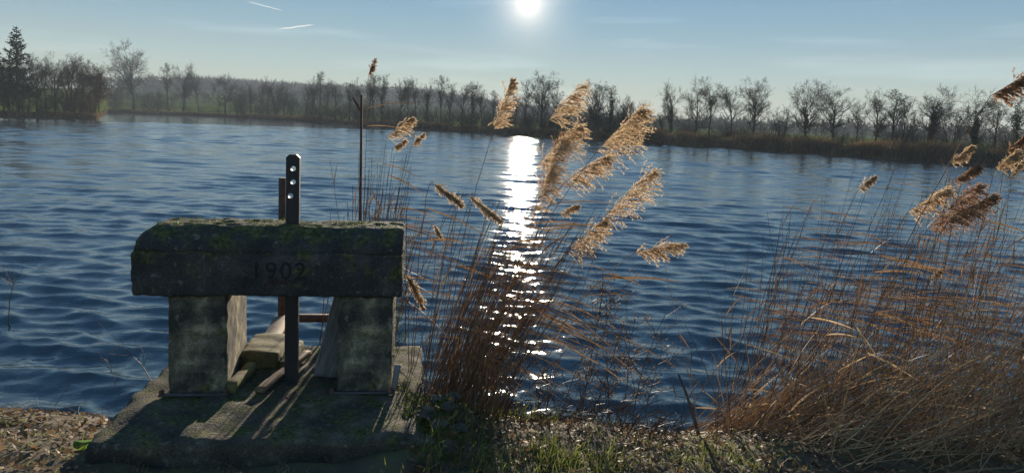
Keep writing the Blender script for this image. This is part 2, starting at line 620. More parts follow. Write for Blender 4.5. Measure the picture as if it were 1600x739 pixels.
def near_h(x, y):
    d = np.interp(x, NS_X, NS_Y) + 0.07 * wob(x, y, 0.35, 1) - y
    h = np.where(d > 0, 0.34 * (1 - np.exp(-np.maximum(d, 0) / 0.55)), d * 0.55)
    h = h + 0.028 * wob(x, y, 0.16, 2) * np.clip(d + 0.6, 0.2, 1)
    h = h + 0.17 * np.exp(-((x + 0.36) / 0.2) ** 2 - ((y - 4.15) / 0.42) ** 2)
    h = h + 0.10 * np.exp(-((x - 2.6) / 1.2) ** 2 - ((y - 3.9) / 0.6) ** 2)
    return np.maximum(h, -1.2)


xs = np.concatenate([np.linspace(-220, -10, 30), np.arange(-9.5, 9.5, 0.06), np.linspace(10, 220, 30)])
ys = np.concatenate([np.linspace(-150, 0, 20), np.arange(0.4, 3, 0.25), np.arange(3.0, 5.6, 0.05), np.array([6, 7, 9])])
GX, GY = np.meshgrid(xs, ys)
g = Geo()
idx = np.arange(GX.size).reshape(GX.shape)
g.add(np.stack([GX, GY, near_h(GX, GY)], -1), np.stack([idx[:-1, :-1], idx[:-1, 1:], idx[1:, 1:], idx[1:, :-1]], -1).reshape(-1, 4))
link('ground', g.mesh('ground', M['soil'], True), kind='structure')


# ------------------------------------------------------------------ bare trees
def grow(r, start, d, length, rad, npts, wig, trop, taper=0.3):
    """paths (M,npts,3) and radii"""
    P = [start]
    D = unit(d)
    step = (length / (npts - 1))[:, None]
    for i in range(npts - 1):
        D = unit(D + r.normal(0, wig, D.shape) + np.array([0, 0, trop]))
        P.append(P[-1] + D * step)
    P = np.stack(P, 1)
    Rd = rad[:, None] * np.linspace(1, taper, npts)[None]
    return P, Rd


def kids(r, P, Rd, n, tmin, tmax, amin, amax, lfun, rk, minr):
    M_, N_ = P.shape[:2]
    par = np.repeat(np.arange(M_), n)
    t_ = r.uniform(tmin, tmax, len(par))
    f = t_ * (N_ - 1)
    i = np.minimum(f.astype(int), N_ - 2)
    u = (f - i)[:, None]
    st = P[par, i] * (1 - u) + P[par, i + 1] * u
    T = unit(P[par, i + 1] - P[par, i])
    rad = (Rd[par, i] * (1 - u[:, 0]) + Rd[par, i + 1] * u[:, 0]) * rk
    rnd = unit(r.normal(size=T.shape))
    perp = unit(np.cross(T, rnd))
    a = r.uniform(amin, amax, len(par))[:, None]
    d = T * np.cos(a) + perp * np.sin(a)
    plen = np.linalg.norm(np.diff(P, axis=1), axis=2).sum(1)[par]
    return st, d, plen * lfun(t_, r), np.maximum(rad, minr)


def bare_tree(seed, H, kind):
    r = np.random.default_rng(seed)
    tg, cg = Geo(), Geo()
    mn = 0.0012 * H + 0.003
    z0 = np.array([[0, 0, -0.25]])
    if kind == 'oak':
        P0, R0 = grow(r, z0, np.array([[r.normal(0, .04), r.normal(0, .04), 1]]), np.array([H * 0.86]), np.array([H * 0.031]), 10, 0.035, 0.16, 0.16)
        s, d, l, ra = kids(r, P0, R0, 19, 0.26, 0.98, R(32), R(62), lambda t, q: q.uniform(0.78, 1.1, len(t)) * (0.17 + 0.36 * np.sin(np.clip(1.12 - t, 0, 1) ** 0.8 * math.pi) ** 0.8), 0.58, mn)
        P1, R1 = grow(r, s, d, l, ra, 8, 0.13, 0.085)
        n2, n3, n4 = 7, 7, 5
        tr = 0.05
    elif kind == 'slender':
        P0, R0 = grow(r, z0, np.array([[r.normal(0, .04), r.normal(0, .04), 1]]), np.array([H * 0.97]), np.array([H * 0.017]), 10, 0.06, 0.15, 0.12)
        s, d, l, ra = kids(r, P0, R0, 16, 0.38, 0.98, R(18), R(42), lambda t, q: q.uniform(0.24, 0.42, len(t)) * (1.35 - 0.75 * t), 0.55, mn)
        P1, R1 = grow(r, s, d, l, ra, 6, 0.10, 0.12)
        n2, n3, n4 = 6, 5, 4
        tr = 0.10
    elif kind == 'multi':   # several leaning stems from one stool
        k = 5
        an = r.uniform(0, 6.28, k)
        P0, R0 = grow(r, np.repeat(z0, k, 0), np.stack([0.28 * np.cos(an), 0.28 * np.sin(an), np.ones(k)], 1), H * r.uniform(0.7, 1.0, k), np.full(k, H * 0.013), 8, 0.08, 0.07, 0.2)
        s, d, l, ra = kids(r, P0, R0, 9, 0.3, 0.98, R(20), R(45), lambda t, q: q.uniform(0.25, 0.45, len(t)) * (1.2 - 0.5 * t), 0.55, mn)
        P1, R1 = grow(r, s, d, l, ra, 5, 0.12, 0.08)
        n2, n3, n4 = 5, 4, 3
        tr = 0.07
    else:                   # bush
        k = 14
        an = r.uniform(0, 6.28, k)
        P0, R0 = grow(r, np.repeat(z0, k, 0), np.stack([0.8 * np.cos(an), 0.8 * np.sin(an), np.ones(k)], 1), H * r.uniform(0.7, 1.1, k), np.full(k, H * 0.008), 6, 0.12, 0.05, 0.3)
        s, d, l, ra = kids(r, P0, R0, 8, 0.15, 0.95, R(20), R(55), lambda t, q: q.uniform(0.3, 0.6, len(t)) * (1.1 - 0.4 * t), 0.6, mn)
        P1, R1 = grow(r, s, d, l, ra, 5, 0.15, 0.05)
        n2, n3, n4 = 5, 5, 0
        tr = 0.05
    tg.tubes(P0, R0, 8)
    # root flare
    cg.tubes(P1, R1, 5)
    s, d, l, ra = kids(r, P1, R1, n2, 0.18, 1.0, R(22), R(58), lambda t, q: q.uniform(0.32, 0.62, len(t)) * (1.1 - 0.35 * t), 0.6, mn)
    P2, R2 = grow(r, s, d, l, ra, 5, 0.18, tr)
    cg.tubes(P2, R2, 3)
    s, d, l, ra = kids(r, P2, R2, n3, 0.15, 1.0, R(20), R(58), lambda t, q: q.uniform(0.35, 0.65, len(t)), 0.6, mn * 0.8)
    P3, R3 = grow(r, s, d, l, ra, 4, 0.2, tr, 0.5)
    cg.tubes(P3, R3, 3)
    if n4:
        s, d, l, ra = kids(r, P3, R3, n4, 0.2, 1.0, R(20), R(55), lambda t, q: q.uniform(0.4, 0.7, len(t)), 0.7, mn * 0.7)
        P4, R4 = grow(r, s, d, l, ra, 3, 0.2, tr, 0.6)
        cg.tubes(P4, R4, 3)
    return tg, cg, (P0, R0, P1, R1)


def ivy_geo(seed, skel, H, amount=2600):
    r = np.random.default_rng(seed + 900)
    P0, R0, P1, R1 = skel
    C = []
    f = r.uniform(0.02, 0.86, int(amount * 0.7)) * (P0.shape[1] - 1)
    i = f.astype(int)
    u = (f - i)[:, None]
    b = r.integers(0, P0.shape[0], len(f))
    c = P0[b, i] * (1 - u) + P0[b, np.minimum(i + 1, P0.shape[1] - 1)] * u
    bulge = (0.035 + 0.03 * np.abs(np.sin(c[:, 2] / H * 17 + seed))) * H
    off = unit(r.normal(size=c.shape)) * (bulge * r.uniform(0.3, 1, len(f)) ** 0.5)[:, None]
    C.append(c + off)
    b = r.integers(0, P1.shape[0], int(amount * 0.3))
    f = r.uniform(0.0, 0.45, len(b)) * (P1.shape[1] - 1)
    i = f.astype(int)
    c = P1[b, i] + (P1[b, i + 1] - P1[b, i]) * (f - i)[:, None]
    C.append(c + r.normal(0, 0.014 * H, c.shape))
    C = np.concatenate(C)
    A = unit(r.normal(size=C.shape))
    B = unit(np.cross(A, r.normal(size=C.shape)))
    sz = (0.013 * H) * r.uniform(0.6, 1.3, (len(C), 1))
    return Geo().cards(C, A * sz, B * sz * 0.8)


def conifer(seed, H, spread, full=1.0):
    r = np.random.default_rng(seed)
    tg, cg = Geo(), Geo()
    P0, R0 = grow(r, np.array([[0, 0, -0.25]]), np.array([[0, 0, 1.0]]), np.array([H]), np.array([H * 0.02]), 10, 0.02, 0.3, 0.08)
    tg.tubes(P0, R0, 8)
    nb = int(110 * full)
    t_ = np.sort(r.uniform(0.14, 0.99, nb))
    an = np.arange(nb) * 2.4 + r.normal(0, .3, nb)
    L = H * spread * (1 - t_) ** 0.8 * r.uniform(0.55, 1.1, nb) + 0.02 * H
    st = np.stack([np.interp(t_, np.linspace(0, 1, 10), P0[0, :, k]) for k in range(3)], 1)
    d = np.stack([np.cos(an), np.sin(an), 0.15 + 0.5 * t_], 1)
    P1, R1 = grow(r, st, d, L, np.full(nb, H * 0.0035), 6, 0.07, -0.03, 0.3)
    cg.tubes(P1, R1, 3)
    s, d, l, ra = kids(r, P1, R1, 13, 0.12, 1.0, R(25), R(60), lambda q, z: z.uniform(0.15, 0.38, len(q)), 0.6, 0.006)
    P2, R2 = grow(r, s, d, l, ra, 3, 0.12, -0.04, 0.5)
    sd = unit(np.cross(d, r.normal(size=d.shape)))[:, None]
    cg.ribbons(P2, np.full(P2.shape[:2], H * 0.0045) * np.array([0.6, 1, 0.3]), sd)
    s, d, l, ra = kids(r, P2, R2, 5, 0.1, 1.0, R(25), R(65), lambda q, z: z.uniform(0.3, 0.6, len(q)), 0.6, 0.006)
    P3, R3 = grow(r, s, d, l, ra, 2, 0.12, -0.04, 0.5)
    sd = unit(np.cross(d, r.normal(size=d.shape)))[:, None]
    cg.ribbons(P3, np.full(P3.shape[:2], H * 0.004) * np.array([1, 0.3]), sd)
    return tg, cg


PROTO = {}


def proto(kind, i, mat='bark'):
    key = (kind, i, mat)
    if key not in PROTO:
        tg, cg, sk = bare_tree(100 + i * 13 + len(kind), 10.0, kind)
        zt = max(v[:, 2].max() for v in cg.v)
        PROTO[key] = (tg.mesh('trunk', M[mat], True), cg.mesh('crown', M[mat]), sk, zt)
    return PROTO[key]


IVY = {}


def plant_tree(px, s, top, kind, i, label, cat='tree', group=None, ivy=0, mat='bark', name=None, wide=1.0):
    """a tree on the far land in the direction of picture column px, s metres behind the edge,
    as tall as its real size at that distance asks"""
    p, th, r = far_pt(px, s)
    rr = ray(px, top)
    ztop = EYE + r / math.hypot(rr[0], rr[1]) * rr[2]
    tm, cm_, sk, zt = proto(kind, i, mat)
    k = (ztop - p[2]) / zt
    o = thing(name or {'oak': 'oak_tree', 'slender': 'slender_tree', 'multi': 'coppiced_tree', 'bush': 'bare_bush'}[kind], label, cat, p, rng.uniform(0, 6.28), group)
    o.scale = (k * wide, k * wide, k)
    link('trunk', tm, o)
    link('crown', cm_, o)
    if ivy:
        key = (kind, i, mat, ivy)
        if key not in IVY:
            IVY[key] = ivy_geo(i, sk, 10.0, ivy).mesh('ivy', M['ivy'])
        link('ivy', IVY[key], o)
    return o


def nth_word(i):
    return ['first', 'second', 'third', 'fourth', 'fifth', 'sixth', 'seventh', 'eighth', 'ninth', 'tenth', 'eleventh', 'twelfth', 'thirteenth', 'fourteenth', 'fifteenth', 'sixteenth', 'seventeenth', 'eighteenth', 'nineteenth', 'twentieth'][i]


# conifers of the left wood
for (px, s, top, sd, spread, full, label) in (
        (28, 3.5, 38, 3, 0.24, 1.0, 'tall spire-topped dark conifer standing at the left end of the far bank'),
        (-14, 2.5, 62, 8, 0.42, 1.6, 'broad dark conifer cut by the left edge of the picture')):
    p, th, r = far_pt(px, s)
    rr = ray(px, top)
    H = EYE + r / math.hypot(rr[0], rr[1]) * rr[2] - p[2]
    o = thing('conifer_tree', label, 'tree', p)
    tg, cg = conifer(sd, H, spread, full)
    link('trunk', tg.mesh('trunk', M['bark'], True), o)
    link('crown', cg.mesh('crown', M['needles']), o)

# wood on the left cape
LW = [(-6, 5, 96, 'oak', 0), (14, 6, 84, 'oak', 2), (36, 5.5, 96, 'oak', 4), (6, 4, 92, 'slender', 1), (44, 5, 80, 'slender', 2), (58, 3, 86, 'oak', 3), (72, 6, 78, 'slender', 0), (86, 3.5, 88, 'oak', 1), (100, 5, 80, 'slender', 3), (113, 3, 92, 'multi', 1), (128, 5, 84, 'slender', 4), (141, 3, 98, 'oak', 2), (148, 4.5, 92, 'oak', 3), (154, 4, 96, 'slender', 5)]
for i, (px, s, top, kd, k) in enumerate(LW):
    plant_tree(px, s, top, kd, k, f'bare reddish tree in the wood at far left, {nth_word(i)} from the left', group='bare trees in the wood at far left', mat='bark_red')
for i, (px, s, top) in enumerate([(70, 1.2, 140), (96, 1.2, 142), (122, 1.0, 128), (140, 0.8, 132), (18, 1.2, 140)]):
    plant_tree(px, s, top, 'bush', i % 3, 'low reddish bare bush at the water edge below the left wood, ' + nth_word([1, 2, 3, 4, 0][i]) + ' from the left', 'bush', 'bushes below the left wood', mat='bark_red')

# the trees across the field on the left
plant_tree(209, 6, 60, 'oak', 0, 'largest lone bare oak with a full round crown on the left shore', wide=0.92)
plant_tree(263, 6, 97, 'slender', 1, 'thin bare tree just right of the largest lone oak')
plant_tree(287, 5, 92, 'oak', 4, 'bare ivy-dark tree between two thin trees right of the lone oak', ivy=1200, wide=0.8)
plant_tree(311, 9, 112, 'slender', 3, 'thin bare tree left of the short round-crowned tree')
plant_tree(352, 4, 110, 'oak', 2, 'short bare tree with a round spreading crown on the left shore')
plant_tree(182, 22, 128, 'oak', 3, 'small bare tree left of the lone oak, farther back in the field', wide=0.8)
plant_tree(178, 14, 138, 'bush', 0, 'bare bush left of the lone oak trunk', 'bush')
plant_tree(233, 12, 140, 'bush', 1, 'bare bush right of the lone oak trunk', 'bush')
plant_tree(246, 16, 138, 'bush', 2, 'bare bush left of the thin tree near the lone oak', 'bush')
# dark thicket, then the long row on the dam bank opposite
TK = [(378, 124, 'multi', 0), (392, 130, 'slender', 2), (407, 126, 'slender', 4), (419, 118, 'slender', 0), (432, 124, 'multi', 2), (444, 136, 'oak', 1), (455, 142, 'multi', 1)]
for i, (px, top, kd, k) in enumerate(TK):
    plant_tree(px, 5 + (i * 7) % 5, top, kd, k, f'bare tree in the dark thicket left of the long row, {nth_word(i)} from the left', group='bare trees in the dark thicket', ivy=900 if i in (1, 4) else 0)
ROW = [(477, 122, 3), (489, 118, 0), (500, 110, 1), (512, 126, 2), (524, 122, 4), (546, 124, 5), (558, 120, 0), (575, 112, 3), (584, 116, 1), (598, 114, 2), (624, 122, 4), (637, 120, 5), (652, 118, 3), (668, 120, 0), (690, 116, 1), (704, 128, 2), (722, 124, 4), (738, 126, 5), (755, 128, 3), (770, 140, 1)]
for i, (px, top, k) in enumerate(ROW):
    plant_tree(px, 2.5 + (i * 5) % 4, top, 'slender', k, f'tall slender bare tree in the long row opposite, {nth_word(i)} from the left', group='slender trees in the long row', ivy=500 if i % 4 == 1 else 0)
# behind the plumes and to the right
OT = [(806, 132, 'slender', 0, 0, 1.0, 'thin bare tree just right of the sun glare on the far bank'),
      (822, 122, 'slender', 2, 0, 1.0, 'thin bare tree left of the wide tree behind the plumes'),
      (846, 106, 'oak', 1, 0, 0.95, 'wide bare tree rising behind the topmost golden plume'),
      (872, 132, 'slender', 4, 0, 1.0, 'small bare tree hidden behind the topmost golden plume'),
      (922, 122, 'oak', 3, 0, 0.85, 'forked bare tree right of the topmost golden plume'),
      (934, 124, 'slender', 5, 0, 1.0, 'thin bare tree between the forked tree and the ivy-topped tree'),
      (953, 132, 'slender', 1, 800, 1.0, 'bare tree with one side limb above the biggest plume'),
      (974, 146, 'oak', 0, 2600, 0.7, 'short ivy-smothered tree behind the biggest plume'),
      (990, 150, 'multi', 2, 0, 1.0, 'low bare tree at the right end of the trees behind the plumes'),
      (1036, 176, 'slender', 3, 1600, 0.8, 'small dark ivy column left of the gapped group at right'),
      (1049, 122, 'oak', 4, 1400, 0.72, 'ivy-trunked bare tree, leftmost of the group right of the plumes'),
      (1088, 114, 'oak', 2, 0, 0.85, 'tall bare tree with upswept crown, second of the group right of the plumes'),
      (1108, 118, 'slender', 0, 0, 1.2, 'slim bare tree leaning right beside the upswept tall tree'),
      (1143, 128, 'slender', 4, 0, 1.4, 'slim bare tree left of the tree with the fan-shaped crown'),
      (1178, 116, 'oak', 1, 0, 0.9, 'bare tree with a fan-shaped crown and clear trunk'),
      (1222, 150, 'multi', 0, 0, 1.0, 'low many-stemmed tree between the fan-crowned tree and the twin oaks'),
      (1260, 122, 'oak', 3, 0, 1.05, 'left one of the twin broad bare oaks on the right shore'),
      (1304, 124, 'oak', 0, 0, 1.05, 'right one of the twin broad bare oaks on the right shore'),
      (1338, 160, 'slender', 2, 0, 1.0, 'spindly young tree right of the twin oaks'),
      (1368, 132, 'oak', 2, 0, 0.9, 'fine-twigged bare tree between the twin oaks and the ivy oak'),
      (1392, 138, 'slender', 1, 0, 1.6, 'thin bare tree just right of the fine-twigged tree'),
      (1412, 150, 'multi', 1, 0, 1.0, 'many-stemmed low tree left of the big ivy oak'),
      (1452, 128, 'oak', 0, 3200, 0.95, 'big bare oak whose trunk is thick with ivy, on the right shore'),
      (1489, 160, 'multi', 2, 0, 1.0, 'low many-stemmed tree between the two ivy oaks'),
      (1524, 130, 'oak', 2, 3600, 0.9, 'ivy-clad oak with a dark pointed column, nearest the right edge reeds'),
      (1556, 150, 'slender', 5, 0, 1.4, 'thin bare tree right of the ivy-clad oak column'),
      (1590, 146, 'slender', 3, 700, 1.3, 'bare tree at the right edge of the picture'),
      (1625, 140, 'oak', 3, 0, 0.9, 'broad bare tree beyond the right edge reeds')]
for i, (px, top, kd, k, iv, wd, label) in enumerate(OT):
    if px > 1610:
        continue
    plant_tree(px, 3.0 + (i * 5) % 4, top, kd, k, label, ivy=iv, wide=wd)


# small bare bushes and saplings between the trees, one tangled mass
g = Geo()
r = np.random.default_rng(31)
for px, s, hgt in zip(np.concatenate([r.uniform(165, 1620, 200), r.uniform(370, 1000, 190), r.uniform(0, 150, 16)]), np.concatenate([r.uniform(1.5, 14, 200), r.uniform(2, 10, 190), r.uniform(1.5, 7, 16)]), np.concatenate([r.uniform(0.8, 2.6, 200), r.uniform(1.6, 3.6, 190), r.uniform(1.0, 2.0, 16)])):
    p, th, rd = far_pt(px, s)
    hgt *= np.interp(rd, [60, 100, 200], [0.8, 1.1, 1.8])
    n = 10
    an = r.uniform(0, 6.28, n)
    P0, R0 = grow(r, np.repeat(p[None], n, 0), np.stack([0.6 * np.cos(an), 0.6 * np.sin(an), np.ones(n)], 1), hgt * r.uniform(0.6, 1.1, n), np.full(n, 0.015), 4, 0.14, 0.05, 0.5)
    g.tubes(P0, R0, 3)
    s_, d_, l_, ra = kids(r, P0, R0, 8, 0.2, 1, R(20), R(55), lambda t, q: q.uniform(0.3, 0.6, len(t)), 0.8, 0.009)
    P1, R1 = grow(r, s_, d_, l_, ra, 3, 0.2, 0.05, 0.6)
    g.tubes(P1, R1, 3)
link('undergrowth', g.mesh('undergrowth', M['bark']), kind='stuff', label='tangle of bare saplings and bushes between the far trees', category='undergrowth')

# dry reeds and brambles along the far water's edge
n = 46000
th = np.radians(r.uniform(-38, 42, n))
s = np.abs(r.normal(0, 1.0, n)) * np.interp(np.degrees(th), [-38, -12, 4, 40], [0.6, 1.0, 1.9, 2.1]) + 0.02
rd = shore(th) + s
dens = 0.55 + 0.45 * np.sin(th * 61) * np.sin(th * 23 + 1) + 0.2 * np.sin(th * 170)
hgt = np.interp(np.degrees(th), [-38, -30, -16, -8, 2, 9, 20, 42], [0.5, 0.7, 1.0, 0.9, 0.8, 1.3, 1.35, 1.25]) * (0.45 + 0.6 * dens) * r.uniform(0.4, 1.1, n)
base = np.stack([rd * np.sin(th), rd * np.cos(th), land_h(th, s) - 0.05], 1)
lean = np.stack([r.normal(0.12, 0.28, n), r.normal(0, 0.28, n), np.ones(n)], 1)
P = np.stack([base, base + lean * (hgt * 0.55)[:, None], base + (lean + np.stack([r.normal(.15, .2, n), r.normal(0, .2, n), np.zeros(n)], 1)) * hgt[:, None]], 1)
g = Geo()
g.ribbons(P, np.stack([np.full(n, .022), np.full(n, .028), np.full(n, .008)], 1), unit(r.normal(size=(n, 1, 3)) * np.array([1, 1, .2])))
link('bank_scrub', g.mesh('bank_scrub', M['scrub']), kind='stuff', label='brown dead reeds and brambles along the far water edge', category='scrub')

# far woods on the hill and the hedge lines behind the fields
g = Geo()


def far_trees(n, d0, d1, r0, r1, h0, h1, twigs=26):
    th = np.radians(r.uniform(d0, d1, n))
    rd = r.uniform(r0, r1, n)
    s = rd - shore(th)
    b = np.stack([rd * np.sin(th), rd * np.cos(th), land_h(th, s)], 1)
    H = r.uniform(h0, h1, n)
    g.tubes(np.stack([b, b + np.array([0, 0, 1]) * H[:, None] * 0.6], 1), np.stack([H * 0.025, H * 0.012], 1), 3)
    c = np.repeat(b, twigs, 0)
    Hh = np.repeat(H, twigs)
    st = c + np.stack([np.zeros(len(c)), np.zeros(len(c)), Hh * r.uniform(0.1, 0.6, len(c))], 1)
    d = unit(r.normal(size=c.shape) * np.array([1, 1, .5]) + np.array([0, 0, .75]))
    L = Hh * r.uniform(.2, .48, len(c))
    P = np.stack([st, st + d * L[:, None] * .5, st + d * L[:, None]], 1)
    g.ribbons(P, np.stack([Hh * .012, Hh * .02, Hh * .004], 1), unit(np.cross(d, r.normal(size=d.shape)))[:, None])


far_trees(1500, -26, 6, 480, 760, 7, 12)
far_trees(420, 4, 42, 260, 420, 5, 8.5)
far_trees(260, -33, -14, 420, 620, 7, 13)
far_trees(160, 6, 42, 170, 230, 2, 4.5)
far_trees(90, -30, -16, 290, 330, 3, 6)
link('distant_wood', g.mesh('distant_wood', M['farwood']), kind='stuff', label='hazy blue-grey woods and hedges on the rise beyond the fields', category='wood')

# ------------------------------------------------------------------ the sluice
YAW = math.atan2(0.173, 1.333)
O = np.array([-2.05, 4.145, 0.40])          # foot of the left pillar, front outer corner; slab top
ex_, ey_ = np.array([math.cos(YAW), math.sin(YAW), 0]), np.array([-math.sin(YAW), math.cos(YAW), 0])
sl = thing('sluice', 'old mossy concrete sluice with two stout pillars and a heavy lintel', 'sluice', O, YAW)


def rough_block(name, x0, x1, y0, y1, z0, z1, mat, parent, cut=0.05, amp=0.008, seed=0, bevel=0.015, shape=None, smooth=True):
    """a cast block with many small faces, worn edges and slightly uneven sides"""
    bm = bmesh.new()
    nx, ny, nz = (max(1, int((b - a) / cut)) for a, b in ((x0, x1), (y0, y1), (z0, z1)))
    bmesh.ops.create_cube(bm, size=1)
    bm.free()
    g = Geo()

    def face(u, v, fn):
        U, V = np.meshgrid(u, v)
        idx = np.arange(U.size).reshape(U.shape)
        g.add(fn(U, V), np.stack([idx[:-1, :-1], idx[:-1, 1:], idx[1:, 1:], idx[1:, :-1]], -1).reshape(-1, 4))

    lx, ly, lz = np.linspace(x0, x1, nx + 1), np.linspace(y0, y1, ny + 1), np.linspace(z0, z1, nz + 1)
    face(lx, lz, lambda u, v: np.stack([u, 0 * u + y0, v], -1))
    face(lx[::-1], lz, lambda u, v: np.stack([u, 0 * u + y1, v], -1))
    face(ly[::-1], lz, lambda u, v: np.stack([0 * u + x0, u, v], -1))
    face(ly, lz, lambda u, v: np.stack([0 * u + x1, u, v], -1))
    face(lx, ly, lambda u, v: np.stack([u, v, 0 * u + z1], -1))
    face(lx[::-1], ly, lambda u, v: np.stack([u, v, 0 * u + z0], -1))
    V = np.concatenate(g.v)
    c = np.array([(x0 + x1) / 2, (y0 + y1) / 2, (z0 + z1) / 2])
    h = np.array([x1 - x0, y1 - y0, z1 - z0]) / 2
    # round the edges: pull points into a rounded box
    q = V - c
    inner = np.clip(q, -(h - bevel), h - bevel)
    dlt = q - inner
    L = np.linalg.norm(dlt, axis=1, keepdims=True)
    V = c + inner + np.where(L > 1e-9, dlt / np.maximum(L, 1e-9) * np.minimum(L, bevel), 0)
    if shape:
        V = shape(V)
    nrm = unit(dlt)
    n = wob(V[:, 0] + V[:, 2] * 1.3 + seed, V[:, 1] - V[:, 2] * .8, 0.08, seed + 1) + 0.6 * wob(V[:, 0] - V[:, 2], V[:, 1] + V[:, 2] + seed, 0.03, seed + 4)
    V = V + nrm * (n * amp)[:, None]
    g.v = [V]
    me = g.mesh(name, mat, smooth)
    bm = bmesh.new()
    bm.from_mesh(me)
    bmesh.ops.remove_doubles(bm, verts=bm.verts, dist=0.0015)
    bm.to_mesh(me)
    bm.free()
    return link(name, me, parent)


def cap_shape(V):
    # weathered hump: front and back arrises sloped, left top corner rounded off
    V = V.copy()
    f = np.clip((V[:, 2] - 0.90) / 0.135, 0, 1)
    yc = 0.24
    V[:, 1] = yc + (V[:, 1] - yc) * (1 - 0.40 * f ** 1.7)
    V[:, 0] += np.where(V[:, 0] < 0.0, 0.085 * f ** 2.0 * np.clip(-V[:, 0] / 0.19, 0, 1), 0)
    return V


pl = [(0.0, 0.34), (1.005, 1.345)]
for i, (a, b) in enumerate(pl):
    pk = rough_block('pillar', 0, b - a, 0, 0.72 if i == 0 else 0.5, -0.7, 0.617, M['concrete_pillar'], sl, 0.02, 0.004, i * 3, 0.018,
                     (lambda V: np.stack([V[:, 0] + 0.21 * V[:, 1] * np.clip(1 - V[:, 0] / 0.34, 0, 1), V[:, 1], V[:, 2]], 1)) if i == 0 else None)
    pk.location = (a, 0, 0)
    pk.rotation_euler = (0, 0, R(4) if i == 0 else 0)
bmo = rough_block('lintel', -0.19, 1.40, -0.035, 0.50, 0.62, 0.893, M['concrete'], sl, 0.018, 0.007, 7, 0.022)
rough_block('cap', -0.182, 1.395, -0.029, 0.495, 0.875, 1.035, M['concrete'], sl, 0.016, 0.008, 9, 0.03, cap_shape)
# the cast date in a shallow worn patch
txt = bpy.data.curves.new('date', 'FONT')
txt.body = '1902'
txt.size = 0.15
txt.extrude = 0.006
txt.space_character = 1.15
to = bpy.data.objects.new('date_tmp', txt)
col.objects.link(to)
dg = bpy.context.evaluated_depsgraph_get()
dme = bpy.data.meshes.new_from_object(to.evaluated_get(dg))
bpy.data.objects.remove(to)
dme.transform(Matrix.Translation((0.49, -0.036, 0.735)) @ Matrix.Rotation(R(90), 4, 'X'))
M['date'] = simple('incised_shade', [(0.3, (0.012, 0.012, 0.012)), (0.7, (0.025, 0.024, 0.022))], 30, 0.95)  # near-black figures: the shade of cut grooves is put into the colour
dme.materials.clear()
dme.materials.append(M['date'])
dob = link('date', dme, bmo)
dob['label'] = 'cast date 1902 on the lintel face'
M['mortar'] = simple('pinkish_mortar', [(0.3, (0.035, 0.032, 0.03)), (0.7, (0.12, 0.095, 0.085))], 22, 0.95, 0.8, 0.01)
g = Geo()
an = np.linspace(0, 2 * math.pi, 29)[:-1]
rad = 1 + 0.13 * np.sin(an * 3 + 1) + 0.08 * np.sin(an * 5)
fr = np.stack([0.675 + 0.13 * rad * np.sign(np.cos(an)) * np.abs(np.cos(an)) ** .7, np.full(28, -0.0385), 0.785 + 0.085 * rad * np.sign(np.sin(an)) * np.abs(np.sin(an)) ** .7], 1)
bk = fr * 1.0
bk[:, 1] = -0.02
bk[:, 0] = 0.675 + (bk[:, 0] - .675) * 1.06
g.add(np.concatenate([fr, bk, [[0.675, -0.0385, 0.785]]]), [(k, k + 28, (k + 1) % 28 + 28, (k + 1) % 28) for k in range(28)], [(56, k, (k + 1) % 28) for k in range(28)])
link('date_panel', g.mesh('date_panel', M['mortar']), bmo)

rough_block('slab', -0.20, 1.54, -0.65, 0.95, -0.62, 0.0, M['concrete_slab'], sl, 0.04, 0.012, 12, 0.03)


